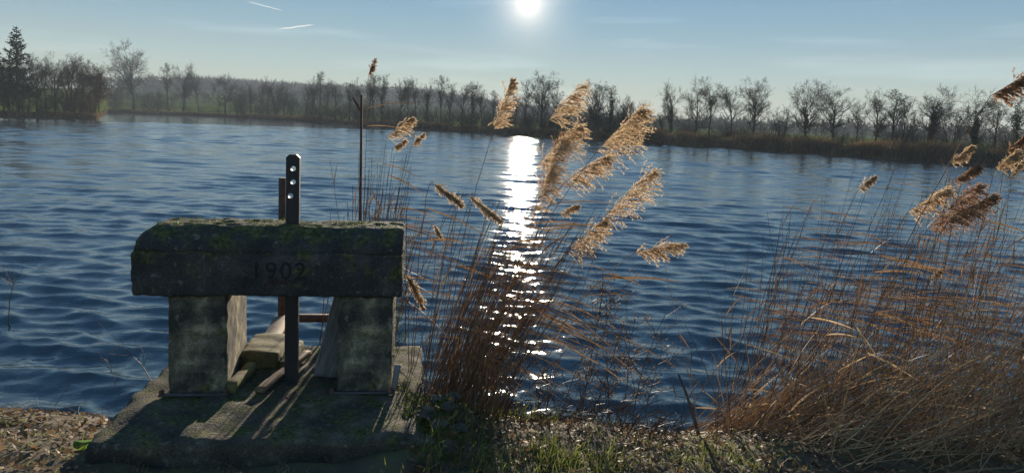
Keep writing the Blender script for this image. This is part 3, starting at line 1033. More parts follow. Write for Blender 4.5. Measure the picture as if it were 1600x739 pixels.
def holed_bar(x0, x1, y0, y1, z0, z1, holes, rad, chamfer=0.02):
    """flat iron bar with round bolt holes right through it and clipped top corners"""
    g = Geo()
    n = 16
    an = np.arange(n) * 2 * math.pi / n + math.pi / n
    cx = (x0 + x1) / 2
    hw = (x1 - x0) / 2
    zz = z0
    ends = []
    for hx, hz in holes:
        lo, hi = hz - 0.04, hz + 0.04
        ends.append((zz, lo, None))
        ends.append((lo, hi, (hx, hz)))
        zz = hi
    ends.append((zz, z1 - chamfer, None))
    for lo, hi, h in ends:
        if h is None:
            for y, rev in ((y0, 0), (y1, 1)):
                g.add([(x0, y, lo), (x1, y, lo), (x1, y, hi), (x0, y, hi)], [(0, 1, 2, 3) if not rev else (3, 2, 1, 0)])
        else:
            c, s_ = np.cos(an), np.sin(an)
            k = 1 / np.maximum(np.abs(c) / hw, np.abs(s_) / 0.04)
            out = np.stack([cx + c * k, s_ * k + h[1]], 1)
            # snap the corner rays so the square closes
            for sx in (-1, 1):
                for sz in (-1, 1):
                    j = np.argmin(np.hypot(out[:, 0] - (cx + sx * hw), out[:, 1] - (h[1] + sz * .04)))
                    out[j] = (cx + sx * hw, h[1] + sz * .04)
            inn = np.stack([h[0] + c * rad, h[1] + s_ * rad], 1)
            for y, rev in ((y0, 0), (y1, 1)):
                V = np.concatenate([np.stack([out[:, 0], np.full(n, y), out[:, 1]], 1), np.stack([inn[:, 0], np.full(n, y), inn[:, 1]], 1)])
                g.add(V, [(j, (j + 1) % n, n + (j + 1) % n, n + j) for j in range(n)])
            V = np.concatenate([np.stack([inn[:, 0], np.full(n, y0), inn[:, 1]], 1), np.stack([inn[:, 0], np.full(n, y1), inn[:, 1]], 1)])
            g.add(V, [(j, (j + 1) % n, n + (j + 1) % n, n + j) for j in range(n)])
    t0 = z1 - chamfer
    pts = [(x0, t0), (x1, t0), (x1 - chamfer, z1), (x0 + chamfer, z1)]
    for y in (y0, y1):
        g.add([(a, y, b) for a, b in pts], [(0, 1, 2, 3)])
    edge = [(x0, z0), (x1, z0), (x1, t0), (x1 - chamfer, z1), (x0 + chamfer, z1), (x0, t0)]
    for (a, b), (c_, d_) in zip(edge, edge[1:] + edge[:1]):
        g.add([(a, y0, b), (c_, y0, d_), (c_, y1, d_), (a, y1, b)], [(0, 1, 2, 3)])
    return g


bx = 0.685
bar = link('lifting_bar', holed_bar(bx - 0.042, bx + 0.042, 0.245, 0.285, -0.35, 1.475, [(bx - 0.014, 1.115), (bx - 0.012, 1.21), (bx + 0.003, 1.30), (bx + 0.003, 1.385)][1:], 0.0165).mesh('lifting_bar', M['iron']), sl)
bar['label'] = 'dark flat iron lifting bar with round holes'
# guide post and rail of the old gate frame out in the water
link('guide_post', Geo().box((0.29, 2.0, 0.25), (0.028, 0.03, 0.91)).mesh('guide_post', M['rust']), sl)
link('guide_rail', Geo().box((0.63, 2.01, -0.10), (0.31, 0.035, 0.03)).mesh('guide_rail', M['rust']), sl)
# timbers of the channel
rough_block('timber', 0.30, 0.56, 0.46, 0.95, -0.5, 0.10, M['wood_moss'], sl, 0.03, 0.008, 4, 0.02)
rough_block('timber', 0.565, 0.66, 0.43, 0.92, -0.5, 0.05, M['wood_moss'], sl, 0.03, 0.006, 5, 0.015)
pk = rough_block('plank', -0.07, 0.07, -0.55, 0.55, -0.02, 0.02, M['wood'], sl, 0.05, 0.003, 6, 0.006)
pk.location = (0.34, 1.45, -0.06)
pk.rotation_euler = (R(-3), 0, R(3))
pk = rough_block('plank', -0.03, 0.03, -0.38, 0.38, -0.015, 0.015, M['wood'], sl, 0.05, 0.003, 8, 0.006)
pk.location = (0.63, 0.36, 0.022)
pk.rotation_euler = (0, 0, R(-14))
pk = rough_block('timber', -0.03, 0.03, -0.2, 0.2, 0, 0.075, M['wood_moss'], sl, 0.04, 0.004, 3, 0.01)
pk.location = (0.385, 0.20, -0.005)
pk.rotation_euler = (0, 0, R(-5))
pk = rough_block('board', -0.085, 0.085, -0.012, 0.012, 0, 0.56, M['wood_grey'], sl, 0.04, 0.004, 9, 0.006)
pk.location = (0.90, 0.30, -0.02)
pk.rotation_euler = (R(-8), R(14), R(10))
pk['label'] = 'grey weathered board leaning on the right pillar'
pk = rough_block('board', -0.02, 0.02, -0.01, 0.01, 0, 0.19, M['wood_grey'], sl, 0.04, 0.003, 2, 0.005)
pk.location = (1.352, -0.03, 0.0)
pk.rotation_euler = (R(-6), R(10), 0)
# iron straps at the feet of the pillars
for a, b in pl:
    st = link('foot_strap', Geo().box(((a + b) / 2 - 0.01, -0.03, 0.012), ((b - a) / 2 + 0.03, 0.012, 0.008)).mesh('foot_strap', M['strap']), sl)
    for q in (a - 0.025, b + 0.005):
        g = Geo()
        g.tubes(np.array([[(q, -0.03, 0.019), (q, -0.03, 0.040), (q, -0.03, 0.046)]]), np.array([[0.016, 0.016, 0.002]]), 6)
        link('bolt', g.mesh('bolt', M['rust']), st)

# moss tufts on the sluice (soft edges on the lintel, slab side and pillar)
g = Geo()
n = 2600
r = np.random.default_rng(77)
xm = np.concatenate([r.uniform(-0.12, 1.40, 1100), r.normal(1.36, 0.035, 500), r.normal(1.50, 0.06, 1000)])
ym = np.concatenate([r.uniform(0.10, 0.38, 1100), r.uniform(0.02, 0.36, 500), r.uniform(-0.62, 0.2, 1000)])
zm = np.concatenate([np.full(1100, 1.035), r.uniform(-0.05, 0.95, 500), np.full(1000, 0.0)])
keep = np.concatenate([wob(xm[:1100], ym[:1100], 0.05, 3) > 0.15, wob(zm[1100:1600], ym[1100:1600], 0.05, 3) > -0.2, wob(xm[1600:], ym[1600:], 0.07, 5) > -0.2])
C = np.stack([xm, ym, zm], 1)[keep]
d = unit(r.normal(size=C.shape) + np.array([0, 0, 0.8]))
L = r.uniform(0.008, 0.022, (len(C), 1))
g.ribbons(np.stack([C, C + d * L], 1), np.full((len(C), 2), 0.004) * np.array([1, .3]), unit(np.cross(d, r.normal(size=d.shape)))[:, None])
link('moss', g.mesh('moss', M['moss']), sl, kind='stuff')

# rubble stones on the right of the slab
SX = [(-0.42, 3.72, .06), (-0.36, 3.86, .055), (-0.44, 3.98, .07), (-0.33, 4.02, .05), (-0.30, 3.70, .045), (-0.40, 4.15, .06), (-0.31, 4.20, .05), (-0.24, 3.88, .045)]
for i, (x, y, s) in enumerate(SX):
    bm = bmesh.new()
    bmesh.ops.create_icosphere(bm, subdivisions=2, radius=s)
    for v in bm.verts:
        k = 0.8 + 0.22 * math.sin(v.co.x * 60 + i) * math.cos(v.co.y * 70 + 2 * i) + 0.16 * math.sin(v.co.z * 90 + i)
        v.co = Vector((v.co.x * k * 1.2, v.co.y * k, v.co.z * k * 0.75))
    me = bpy.data.meshes.new('stone')
    bm.to_mesh(me)
    bm.free()
    me.materials.append(M['stone'])
    o = link('rubble_stone', me, label='rounded mossy rubble stone in the low heap beside the slab', category='stone', group='rubble stones beside the slab')
    o.location = (x, y, float(near_h(np.array(x), np.array(y))) + s * 0.12)
    o.rotation_euler = (0, 0, i * 1.3)

# ------------------------------------------------------------------ reeds


def bez(p0, p1, p2, n):
    t_ = np.linspace(0, 1, n)[:, None]
    return (1 - t_) ** 2 * p0 + 2 * t_ * (1 - t_) * p1 + t_ ** 2 * p2


def plume_geo(r, base, tip, fat=1.0, droop=0.5, dens=1.0):
    """one-sided feathery head: branchlets leave the axis, hang to the lee side and carry silky spikelets"""
    L = np.linalg.norm(tip - base)
    ax = (tip - base) / L
    n = int(105 * dens)
    upv = np.array([0, 0, 1.0])
    mid = (base + tip) / 2 + upv * L * 0.10 * droop + r.normal(0, 0.01, 3)
    axis = bez(base, mid, tip, 12)
    g = Geo()
    g.tubes(axis[None], np.linspace(0.0025, 0.0006, 12)[None], 3)
    t_ = r.uniform(0, 0.93, n) ** 0.9
    st = np.stack([np.interp(t_, np.linspace(0, 1, 12), axis[:, k]) for k in range(3)], 1)
    lee = np.array([0.5, 0.0, -0.85])
    d = unit(ax * r.uniform(0.55, 1.25, (n, 1)) + r.normal(0, 0.30, (n, 3)) + lee * r.uniform(0.0, 1.15, (n, 1)) * fat)
    bl = L * r.uniform(0.26, 0.56, n) * (np.sin(np.clip(t_ * 0.85 + 0.22, 0, 1) * math.pi) ** 0.6 * 0.75 + 0.25) * fat
    K = 6
    P = [st]
    D = d
    for i in range(K - 1):
        D = unit(D + np.array([0.06, 0, -0.16 * droop]) + r.normal(0, 0.07, D.shape))
        P.append(P[-1] + D * (bl / (K - 1))[:, None])
    P = np.stack(P, 1)
    side = unit(np.cross(d, r.normal(size=d.shape)))[:, None]
    g.ribbons(P, np.full((n, K), 0.0011) * np.linspace(1, .4, K), side)
    m_ = 24
    par = np.repeat(np.arange(n), m_)
    f = r.uniform(0.15, 0.999, len(par)) * (K - 1)
    i = f.astype(int)
    c = P[par, i] + (P[par, i + 1] - P[par, i]) * (f - i)[:, None]
    dd = unit(P[par, i + 1] - P[par, i])
    e = unit(dd + r.normal(0, 0.42, dd.shape) + np.array([0.1, 0, -0.2]))
    sl_ = r.uniform(0.010, 0.021, (len(par), 1))
    wv = unit(np.cross(e, r.normal(size=e.shape)))
    g.ribbons(np.stack([c, c + e * sl_ * .5, c + e * sl_], 1), np.stack([np.full(len(par), .0007), np.full(len(par), .0021), np.full(len(par), .0003)], 1), wv[:, None])
    return g


def stem_leaves(r, path, n, lmin, lmax, wid=0.006, lo=0.25, hi=0.92, wind=(1.0, 0.0, -0.05), spread=0.22):
    """long dry leaves streaming down-wind from a stem"""
    f = r.uniform(lo, hi, n) * (len(path) - 1)
    i = np.minimum(f.astype(int), len(path) - 2)
    st = path[i] + (path[i + 1] - path[i]) * (f - i)[:, None]
    return leaf_rib(r, st, lmin, lmax, wid, wind, spread)


def leaf_rib(r, st, lmin, lmax, wid, wind, spread, K=6):
    n = len(st)
    d = unit(np.array(wind) + r.normal(0, spread, (n, 3)) + np.array([0, 0, 0.22]))
    L = r.uniform(lmin, lmax, n)
    P = [st]
    D = d
    for k in range(K - 1):
        D = unit(D + np.array([0.03, 0, -0.085]) + r.normal(0, 0.035, D.shape))
        P.append(P[-1] + D * (L / (K - 1))[:, None])
    P = np.stack(P, 1)
    W = wid * r.uniform(0.6, 1.2, (n, 1)) * np.array([0.5, 0.95, 1.0, 0.8, 0.5, 0.06])[None, :K]
    side = unit(np.cross(d, r.normal(size=d.shape) * 0.5 + np.array([0, -0.6, 0.4])))
    return P, W, side[:, None]


def plumed_reed(root, pb, tip, label, group, r, mat='plume', fat=1.0, droop=0.5, dens=1.0, leaves=3, bow=0.18, rad=0.0032):
    o = thing('plumed_reed', label, 'reed', root, 0, group)
    root = np.array(root, float)
    b, tp = pb - root, tip - root
    up_ = np.array([0, 0, 1.0])
    ctrl = b * 0.45 + up_ * b[2] * bow
    path = bez(np.zeros(3), ctrl, b, 26)
    path[1:-1] += r.normal(0, 0.002, (24, 3))
    g = Geo()
    g.tubes(path[None], np.linspace(rad, 0.0018, 26)[None], 5)
    link('stem', g.mesh('stem', M['reed_stem'], True), o)
    link('plume', plume_geo(r, b, tp, fat, droop, dens).mesh('plume', M[mat]), o)
    for k in range(leaves):
        P, W, S = stem_leaves(r, path, 1, 0.22, 0.5, 0.007, 0.35, 0.9)
        link('leaf', Geo().ribbons(P, W, S).mesh('leaf', M['reed_leaf']), o)
    return o


r = np.random.default_rng(21)
G1 = 'plumed reeds right of the sluice'
CP = [  # plume base px, tip px, distance, root px, label, options
    ((772, 203), (801, 122), 4.7, (668, 640), 'reed with the narrow upright plume left of the sun glitter', dict(fat=.62, droop=.2)),
    ((858, 188), (912, 130), 4.9, (716, 650), 'reed with the topmost golden plume, against the far trees', dict(fat=1.0)),
    ((932, 238), (1004, 168), 4.5, (700, 662), 'reed with the biggest plume, long pointed tip to the right', dict(fat=1.1, dens=1.5)),
    ((838, 262), (908, 196), 4.7, (705, 650), 'reed with the full plume just below the topmost golden one', dict(fat=1.0, dens=1.3)),
    ((842, 300), (876, 205), 5.0, (722, 645), 'reed with the dark plume inside the glitter, behind the others', dict(fat=.9, dens=1.3, mat='plume_dark')),
    ((832, 335), (862, 262), 4.8, (690, 650), 'reed with the lowest plume hanging in the bright glitter', dict(fat=.9)),
    ((878, 290), (950, 243), 4.6, (712, 655), 'reed with the bushy plume below the biggest one', dict(fat=1.0, dens=1.2)),
    ((945, 338), (1024, 262), 4.4, (694, 668), 'reed with the long plume pointing up right over open water', dict(fat=.85, dens=1.2)),
    ((888, 394), (946, 342), 4.4, (720, 665), 'reed with the rounded plume below and left of the long pointing one', dict(fat=1.0)),
    ((990, 396), (1070, 380), 4.5, (730, 668), 'reed with the lowest rightmost plume lying almost level', dict(fat=.8, droop=.5)),
    ((676, 286), (722, 322), 4.5, (640, 640), 'reed with the left one of two drooping plumes near the lintel', dict(fat=.75, droop=.3)),
    ((732, 305), (782, 345), 4.5, (660, 645), 'reed with the right one of two drooping plumes near the lintel', dict(fat=.8, droop=.3)),
    ((874, 334), (905, 320), 5.6, (730, 640), 'reed with the small pale tuft between the bushy plumes', dict(fat=.9, dens=.6)),
    ((634, 428), (662, 484), 4.55, (640, 640), 'reed with the pale plume hanging beside the right pillar', dict(fat=.55, droop=.2)),
    ((742, 545), (758, 606), 4.7, (700, 650), 'reed with the brown plume hanging low inside the clump', dict(fat=.5, droop=.2, mat='plume_dark')),
    ((678, 350), (691, 376), 5.0, (640, 640), 'reed with the tiny hanging tuft right of the lintel end', dict(fat=.6, dens=.4)),
]
for a, b, Y, rt, lab, kw in CP:
    root = onz(*rt, 0.1)
    root[1] += r.normal(0, 0.08)
    kw = dict(kw)
    if b[1] > a[1]:
        kw['bow'] = 0.6
    plumed_reed(root, ony(*a, Y), ony(*b, Y - 0.05), lab, G1, r, **kw)
G2 = 'plumed reeds behind the lintel'
CB = [((604, 214), (645, 183), 6.2, (570, 500), 'reed with the two-tufted golden plume beside the thin stake', dict(fat=.9)),
      ((614, 231), (634, 218), 6.4, (575, 500), 'reed with the short plume under the two-tufted golden one', dict(fat=.9, dens=.6)),
      ((643, 227), (663, 208), 6.3, (590, 500), 'reed with the thin small plume right of the two-tufted one', dict(fat=.7, dens=.5)),
      ((576, 118), (587, 92), 6.3, (562, 500), 'tallest thin reed with a sparse dark tip above the stake', dict(fat=.5, dens=.4, mat='plume_dark', rad=.0032))]
for a, b, Y, rt, lab, kw in CB:
    root = ony(*rt, Y)
    root[2] = -0.1
    plumed_reed(root, ony(*a, Y), ony(*b, Y), lab, G2, r, leaves=2, **kw)
G3 = 'plumed reeds at the right edge'
CR = [((1548, 150), (1612, 112), 4.0, (1290, 560), 'reed with the large dark plume at the upper right edge', dict(fat=1.0, dens=1.4, mat='plume_dark', rad=.005)),
      ((1340, 297), (1368, 275), 4.8, (1215, 640), 'reed with the small thin plume farthest left of the right clump', dict(fat=.6, dens=.6)),
      ((1418, 332), (1482, 294), 4.6, (1270, 640), 'reed with the pale plume left of the big dark pair', dict(fat=.9, dens=1.2)),
      ((1450, 358), (1534, 286), 4.5, (1285, 650), 'reed with the biggest dark plume of the right clump', dict(fat=.9, dens=1.4, mat='plume_dark')),
      ((1472, 348), (1558, 304), 4.4, (1300, 650), 'reed with the dark plume lying right of the biggest one', dict(fat=.8, dens=1.3, mat='plume_dark')),
      ((1485, 253), (1518, 228), 5.2, (1420, 620), 'reed with the small golden plume above the dark pair, left one', dict(fat=.9)),
      ((1490, 281), (1532, 261), 5.0, (1400, 620), 'reed with the small brown plume just above the dark pair', dict(fat=.8, mat='plume_dark')),
      ((1554, 263), (1590, 234), 4.9, (1480, 620), 'reed with the small golden plume near the right edge', dict(fat=.9)),
      ((1572, 238), (1604, 210), 5.4, (1520, 610), 'reed with the reddish plume cut by the right edge', dict(fat=.7, mat='plume_dark')),
      ((1580, 278), (1600, 252), 5.5, (1540, 600), 'reed with the faint tuft low at the right edge', dict(fat=.6, dens=.5)),
      ((1452, 436), (1472, 422), 5.0, (1400, 620), 'reed with the tiny pale tuft among the right-hand stems', dict(fat=.7, dens=.4))]
for a, b, Y, rt, lab, kw in CR:
    root = ony(*rt, min(onz(*rt, 0.0)[1], Y + 0.6))
    root[2] = -0.05
    plumed_reed(root, ony(*a, Y), ony(*b, Y - .03), lab, G3, r, **kw)


def stem_bundle(r, roots, tips, bow, n=10, rad=0.003):
    """(M,3) roots to (M,3) tips as curved stems -> paths, radii"""
    t_ = np.linspace(0, 1, n)[None, :, None]
    d = tips - roots
    c = roots + d * 0.45 + np.array([0, 0, 1.0]) * (d[:, 2:3] * bow[:, None])
    P = (1 - t_) ** 2 * roots[:, None] + 2 * t_ * (1 - t_) * c[:, None] + t_ ** 2 * tips[:, None]
    P = P + r.normal(0, 0.0025, P.shape)
    Rd = (rad * r.uniform(0.6, 1.15, len(roots)))[:, None] * np.linspace(1, 0.45, n)[None]
    return P, Rd


def along(P, r, n, lo, hi):
    b = r.integers(0, P.shape[0], n)
    f = r.uniform(lo, hi, n) * (P.shape[1] - 1)
    i = np.minimum(f.astype(int), P.shape[1] - 2)
    return P[b, i] + (P[b, i + 1] - P[b, i]) * (f - i)[:, None]


# centre clump: dense leaning stems between slab and glitter
r = np.random.default_rng(41)
n = 300
rx = r.normal(-0.34, 0.16, n)
roots = np.stack([rx, 4.62 + r.normal(0, 0.22, n) - 0.1 * rx, np.full(n, 0.02)], 1)
Lh = r.uniform(0.75, 1.75, n) ** 1.0
lean = r.normal(0.33, 0.13, n)
tips = roots + np.stack([Lh * lean, r.normal(0, 0.10, n) * Lh, Lh * np.sqrt(np.maximum(1 - lean ** 2, .3))], 1)
P, Rd = stem_bundle(r, roots, tips, r.uniform(0.0, 0.2, n))
g = Geo().tubes(P, Rd, 4)
# sheathing leaves kept close to the stems
st = along(P, r, 200, 0.1, 0.9)
g.ribbons(*leaf_rib(r, st, 0.15, 0.4, 0.004, (0.4, 0, 0.9), 0.2))
ct = link('reed_clump', g.mesh('reed_clump', M['reed_stem']), kind='stuff', label='dense clump of brown leaning reed stems right of the sluice', category='reeds')
# leaves blown to the right
st = along(P, r, 50, 0.5, 1.0)
g = Geo().ribbons(*leaf_rib(r, st, 0.25, 0.6, 0.0045, (0.95, 0.0, -0.32), 0.16))
st = along(P[lean > 0.35], r, 26, 0.6, 1.0)
g.ribbons(*leaf_rib(r, st, 0.5, 1.0, 0.005, (0.9, 0.0, -0.42), 0.12))
link('blown_reed_leaves', g.mesh('blown_reed_leaves', M['reed_leaf']), kind='stuff', label='long dry reed leaves blown right over the glittering water', category='reed leaves')
# low tangle on the bank under the clump and as far as the right clump
n = 420
rx = r.uniform(-0.5, 1.15, n)
roots = np.stack([rx, np.interp(rx, NS_X, NS_Y) - r.uniform(-0.1, 0.55, n), np.zeros(n)], 1)
roots[:, 2] = near_h(roots[:, 0], roots[:, 1]) - 0.01
Lh = r.uniform(0.12, 0.55, n) * np.interp(rx, [-.5, .2, 1.15], [1.2, .9, .55])
tips = roots + np.stack([r.normal(0.25, 0.5, n) * Lh, r.normal(0, .3, n) * Lh, Lh * r.uniform(.35, 1, n)], 1)
P2, R2 = stem_bundle(r, roots, tips, r.uniform(0, 0.25, n), 6, 0.0021)
g = Geo().tubes(P2, R2, 3)
g.ribbons(*leaf_rib(r, along(P2, r, 420, 0.1, 1), 0.05, 0.2, 0.004, (0.6, -0.1, 0.1), 0.6))
link('bank_tangle', g.mesh('bank_tangle', M['twig']), kind='stuff', label='tangle of dead stems and leaves along the near water edge', category='dead stems')

# stems behind the lintel
n = 95
c0 = ony(575, 500, 6.1)
roots = np.stack([c0[0] + r.normal(-0.03, 0.13, n), 6.1 + r.normal(0, .15, n), np.full(n, -0.1)], 1)
Lh = np.where(r.uniform(size=n) < .45, r.uniform(1.3, 1.55, n), r.uniform(1.0, 1.95, n))
lean = r.normal(0.10, 0.10, n)
tips = roots + np.stack([Lh * lean, r.normal(0, .05, n), Lh], 1)
P3, R3 = stem_bundle(r, roots, tips, r.uniform(0, .1, n))
g = Geo().tubes(P3, R3 * 1.5, 4)
g.ribbons(*leaf_rib(r, along(P3, r, 40, 0.5, 1.0), 0.3, 0.7, 0.0045, (0.9, 0, -0.3), 0.2))
g.ribbons(*leaf_rib(r, along(P3, r, 60, 0.5, 0.95), 0.1, 0.3, 0.006, (0.2, 0, 0.9), 0.3))
# more stems leaning in behind the gap under the lintel
n = 40
roots = np.stack([r.uniform(-1.55, -1.15, n), r.uniform(5.5, 6.2, n), np.full(n, -0.1)], 1)
tips = roots + np.stack([r.normal(0.42, .14, n), r.normal(0, .1, n), r.uniform(0.55, 1.15, n)], 1)
P3, R3 = stem_bundle(r, roots, tips, r.uniform(0, .2, n))
g.tubes(P3, R3, 3)
link('reed_clump', g.mesh('reed_clump', M['reed_stem']), kind='stuff', label='small clump of reed stems standing behind the lintel', category='reeds')

# thin stake with a short side arm
c0 = ony(563, 480, 6.0)
g = Geo()
tp = ony(565, 149, 6.0)
g.tubes(np.array([[(0, 0, -c0[2] - 0.3 + c0[2]), (tp[0] - c0[0], 0, tp[2])]]), np.array([[0.014, 0.011]]), 6)
o = thing('stake', 'thin dark stake with a short side arm rising behind the lintel', 'stake', (c0[0], 6.0, 0.0))
link('shaft', g.mesh('shaft', M['rust']), o)
a_, b_ = ony(551, 153, 6.0), ony(564, 174, 6.0)
g = Geo().tubes(np.array([[a_ - np.array([c0[0], 6.0, 0]), b_ - np.array([c0[0], 6.0, 0])]]), np.array([[0.008, 0.010]]), 5)
link('side_arm', g.mesh('side_arm', M['rust']), o)

# right clump: standing stems, streaming leaves, fallen pale stems
r = np.random.default_rng(63)
n = 330
rx = r.uniform(1.85, 5.2, n)
roots = np.stack([rx, r.uniform(4.3, 6.2, n), np.full(n, -0.05)], 1)
Lh = r.uniform(0.9, 2.0, n) * np.interp(rx, [1.85, 2.3, 5], [0.75, 1, 1.0])
lean = r.normal(0.20, 0.13, n)
tips = roots + np.stack([Lh * lean, r.normal(0, .06, n) * Lh, Lh], 1)
P4, R4 = stem_bundle(r, roots, tips, r.uniform(0, .15, n), 10, 0.0034)
g = Geo().tubes(P4, R4, 4)
g.ribbons(*leaf_rib(r, along(P4, r, 320, 0.2, 0.95), 0.12, 0.35, 0.0055, (0.3, 0, 0.85), 0.3))
link('reed_bed', g.mesh('reed_bed', M['reed_stem']), kind='stuff', label='bed of upright brown reed stems at right', category='reeds')
g = Geo().ribbons(*leaf_rib(r, along(P4, r, 800, 0.35, 0.95), 0.25, 0.6, 0.0038, (0.98, 0.0, -0.18), 0.10))
link('blown_reed_leaves', g.mesh('blown_reed_leaves', M['reed_leaf']), kind='stuff', label='reed leaves streaming right from the reed bed at right', category='reed leaves')
n = 1300
rx = r.uniform(1.25, 4.6, n)
roots = np.stack([rx, 4.9 - 1.45 * r.uniform(0, 1, n) * np.clip((rx - 1.0) / 0.9, .35, 1), np.zeros(n)], 1)
roots[:, 2] = np.maximum(near_h(roots[:, 0], roots[:, 1]), 0) - 0.01 + r.uniform(0, 0.18, n) * np.clip((rx - 1.3), 0, 1)
Lh = r.uniform(0.5, 1.25, n)
a = r.normal(R(33), R(14), n) + np.where(r.uniform(size=n) < .12, R(60), 0)
tips = roots + np.stack([Lh * np.cos(a), r.normal(0.05, .2, n) * Lh, Lh * np.sin(a)], 1)
P5, R5 = stem_bundle(r, roots, tips, r.uniform(-.1, .2, n), 8, 0.0032)
half = int(n * 0.68)
g = Geo().tubes(P5[:half], R5[:half], 4)
g.ribbons(*leaf_rib(r, along(P5, r, 260, 0.1, 0.9), 0.1, 0.4, 0.006, (0.7, -0.2, 0.1), 0.45))
link('fallen_reeds', g.mesh('fallen_reeds', M['reed_pale']), kind='stuff', label='pale collapsed reed stems sloping over the bank at lower right', category='reeds')
g = Geo().tubes(P5[half:], R5[half:], 4)
g.ribbons(*leaf_rib(r, along(P5, r, 500, 0.1, 0.9), 0.08, 0.3, 0.005, (0.5, 0, -0.1), 0.6))
link('fallen_reeds', g.mesh('fallen_reeds', M['reed_stem']), kind='stuff', label='brown collapsed reed stems tangled at lower right', category='reeds')

# ------------------------------------------------------------------ weeds, sticks and bank cover
r = np.random.default_rng(90)
WEED_RANK = [3, 4, 5, 6, 7, 8, 9, 10, 11, 2, 1, 0]
for i, (px, top, rt) in enumerate([(872, 470, 660), (893, 500, 662), (906, 430, 664), (925, 486, 668), (938, 520, 668), (952, 455, 670), (967, 510, 674), (985, 470, 676), (1002, 540, 678), (853, 530, 660), (837, 560, 664), (760, 560, 668)]):
    root = onz(px, rt, 0.05)
    H = (rt - top) / F * root[1] * 1.02
    o = thing('dead_weed', 'thin branching dead weed stalk between the two reed clumps, ' + nth_word(WEED_RANK[i]) + ' from the left', 'weed', root, 0, 'dead weed stalks on the near bank')
    P0, R0 = grow(r, np.zeros((1, 3)), np.array([[r.normal(.12, .1), r.normal(0, .1), 1]]), np.array([H]), np.array([0.0042]), 9, 0.05, 0.02, 0.45)
    link('stem', Geo().tubes(P0, R0, 5).mesh('stem', M['twig']), o)
    s_, d_, l_, ra = kids(r, P0, R0, 13, 0.25, 1.0, R(30), R(60), lambda t, q: q.uniform(.14, .36, len(t)), .7, .0018)
    P1, R1 = grow(r, s_, d_, l_, ra, 5, .1, .05, .6)
    g = Geo().tubes(P1, R1, 3)
    s_, d_, l_, ra = kids(r, P1, R1, 3, .3, 1.0, R(30), R(60), lambda t, q: q.uniform(.25, .5, len(t)), .8, .0013)
    P2, R2 = grow(r, s_, d_, l_, ra, 3, .1, .05, .6)
    g.tubes(P2, R2, 3)
    link('side_twigs', g.mesh('side_twigs', M['twig']), o)
    C = np.concatenate([P1[:, -1], P2[:, -1]])
    A = unit(r.normal(size=C.shape))
    B = unit(np.cross(A, r.normal(size=C.shape)))
    link('seed_heads', Geo().cards(C, A * .009, B * .007).cards(C, B * .007, np.cross(A, B) * .009).mesh('seed_heads', M['litter']), o, kind='stuff')

for lab, pts, z, rad in (
        ('bare forked twig poking from the water left of the sluice', [(255, 604), (222, 570), (196, 545), (182, 536)], 0.0, .004),
        ('small bare twig nearest the left bank in the water', [(190, 610), (176, 582), (166, 560)], 0.0, .003),
        ('thin bare twig with side shoots at the far left water', [(12, 505), (15, 470), (22, 440), (20, 415)], 0.0, .005)):
    base = onz(*pts[0], z)
    Q = np.array([ony(a, b, base[1] + 0.03 * k) for k, (a, b) in enumerate(pts)])
    o = thing('twig', lab, 'twig', base)
    P0 = (Q - base)[None]
    P0[0, 0, 2] -= 0.12
    R0 = np.linspace(rad, rad * .4, len(pts))[None]
    link('stem', Geo().tubes(P0, R0, 5).mesh('stem', M['twig']), o)
    s_, d_, l_, ra = kids(r, P0, R0, 9, .3, 1.0, R(25), R(60), lambda t, q: q.uniform(.2, .55, len(t)), .7, .0012)
    P1, R1 = grow(r, s_, d_, l_, ra, 5, .15, .02, .5)
    link('side_twigs', Geo().tubes(P1, R1, 3).mesh('side_twigs', M['twig']), o)

# broken sticks on the bank
for lab, a, b, z, rad, fork in (
        ('stubby dark broken stick standing at the bank by the right reeds', (1098, 694), (1060, 585), .12, .013, 1),
        ('short mossy stick leaning out over the water edge', (972, 676), (1000, 648), .05, .012, 0),
        ('thin dark stick upright at the water edge', (1022, 668), (1033, 645), .0, .005, 0),
        ('pale bent stem stuck in the left bank', (208, 690), (212, 622), .2, .004, 0)):
    p = onz(*a, z)
    q = ony(*b, p[1] + 0.1)
    o = thing('stick', lab, 'stick', p)
    mid = (q - p) * .5 + np.array([.02, 0, .01])
    P0 = bez(np.array([0, 0, -0.06]), mid, q - p, 7)[None]
    link('stem', Geo().tubes(P0, np.linspace(rad, rad * .55, 7)[None], 7).mesh('stem', M['twig'], True), o)
    if fork:
        P1, R1 = grow(r, P0[0, 4][None], np.array([[.3, .1, .9]]), np.array([.14]), np.array([.005]), 5, .1, 0, .4)
        link('fork', Geo().tubes(P1, R1, 5).mesh('fork', M['twig'], True), o)

# drifting branch on the water behind the plumes, and a stem end near the middle
for lab, a, b, rad in (('dark branch drifting on the water behind the plumes', (944, 241), (996, 239), .10),
                       ('dark reed end sticking out of the open water', (1080, 566), (1080, 545), .005)):
    p = onz(*a, 0.0)
    q = onz(*b, 0.02) if rad > .05 else ony(*b, p[1])
    o = thing('drift_branch' if rad > .05 else 'stick', lab, 'branch' if rad > .05 else 'stick', p)
    P0 = bez(np.array([0, 0, -0.03]), (q - p) * .5 + np.array([0, 0, .04]), q - p, 6)[None]
    link('stem', Geo().tubes(P0, np.linspace(rad, rad * .3, 6)[None], 6).mesh('stem', M['twig'], True), o)
    s_, d_, l_, ra = kids(r, P0, np.linspace(rad, rad * .3, 6)[None], 3, .3, 1.0, R(20), R(40), lambda t, q_: q_.uniform(.2, .35, len(t)), .5, .001)
    P1, R1 = grow(r, s_, d_, l_, ra, 4, .1, 0, .4)
    link('side_twigs', Geo().tubes(P1, R1, 3).mesh('side_twigs', M['twig']), o)

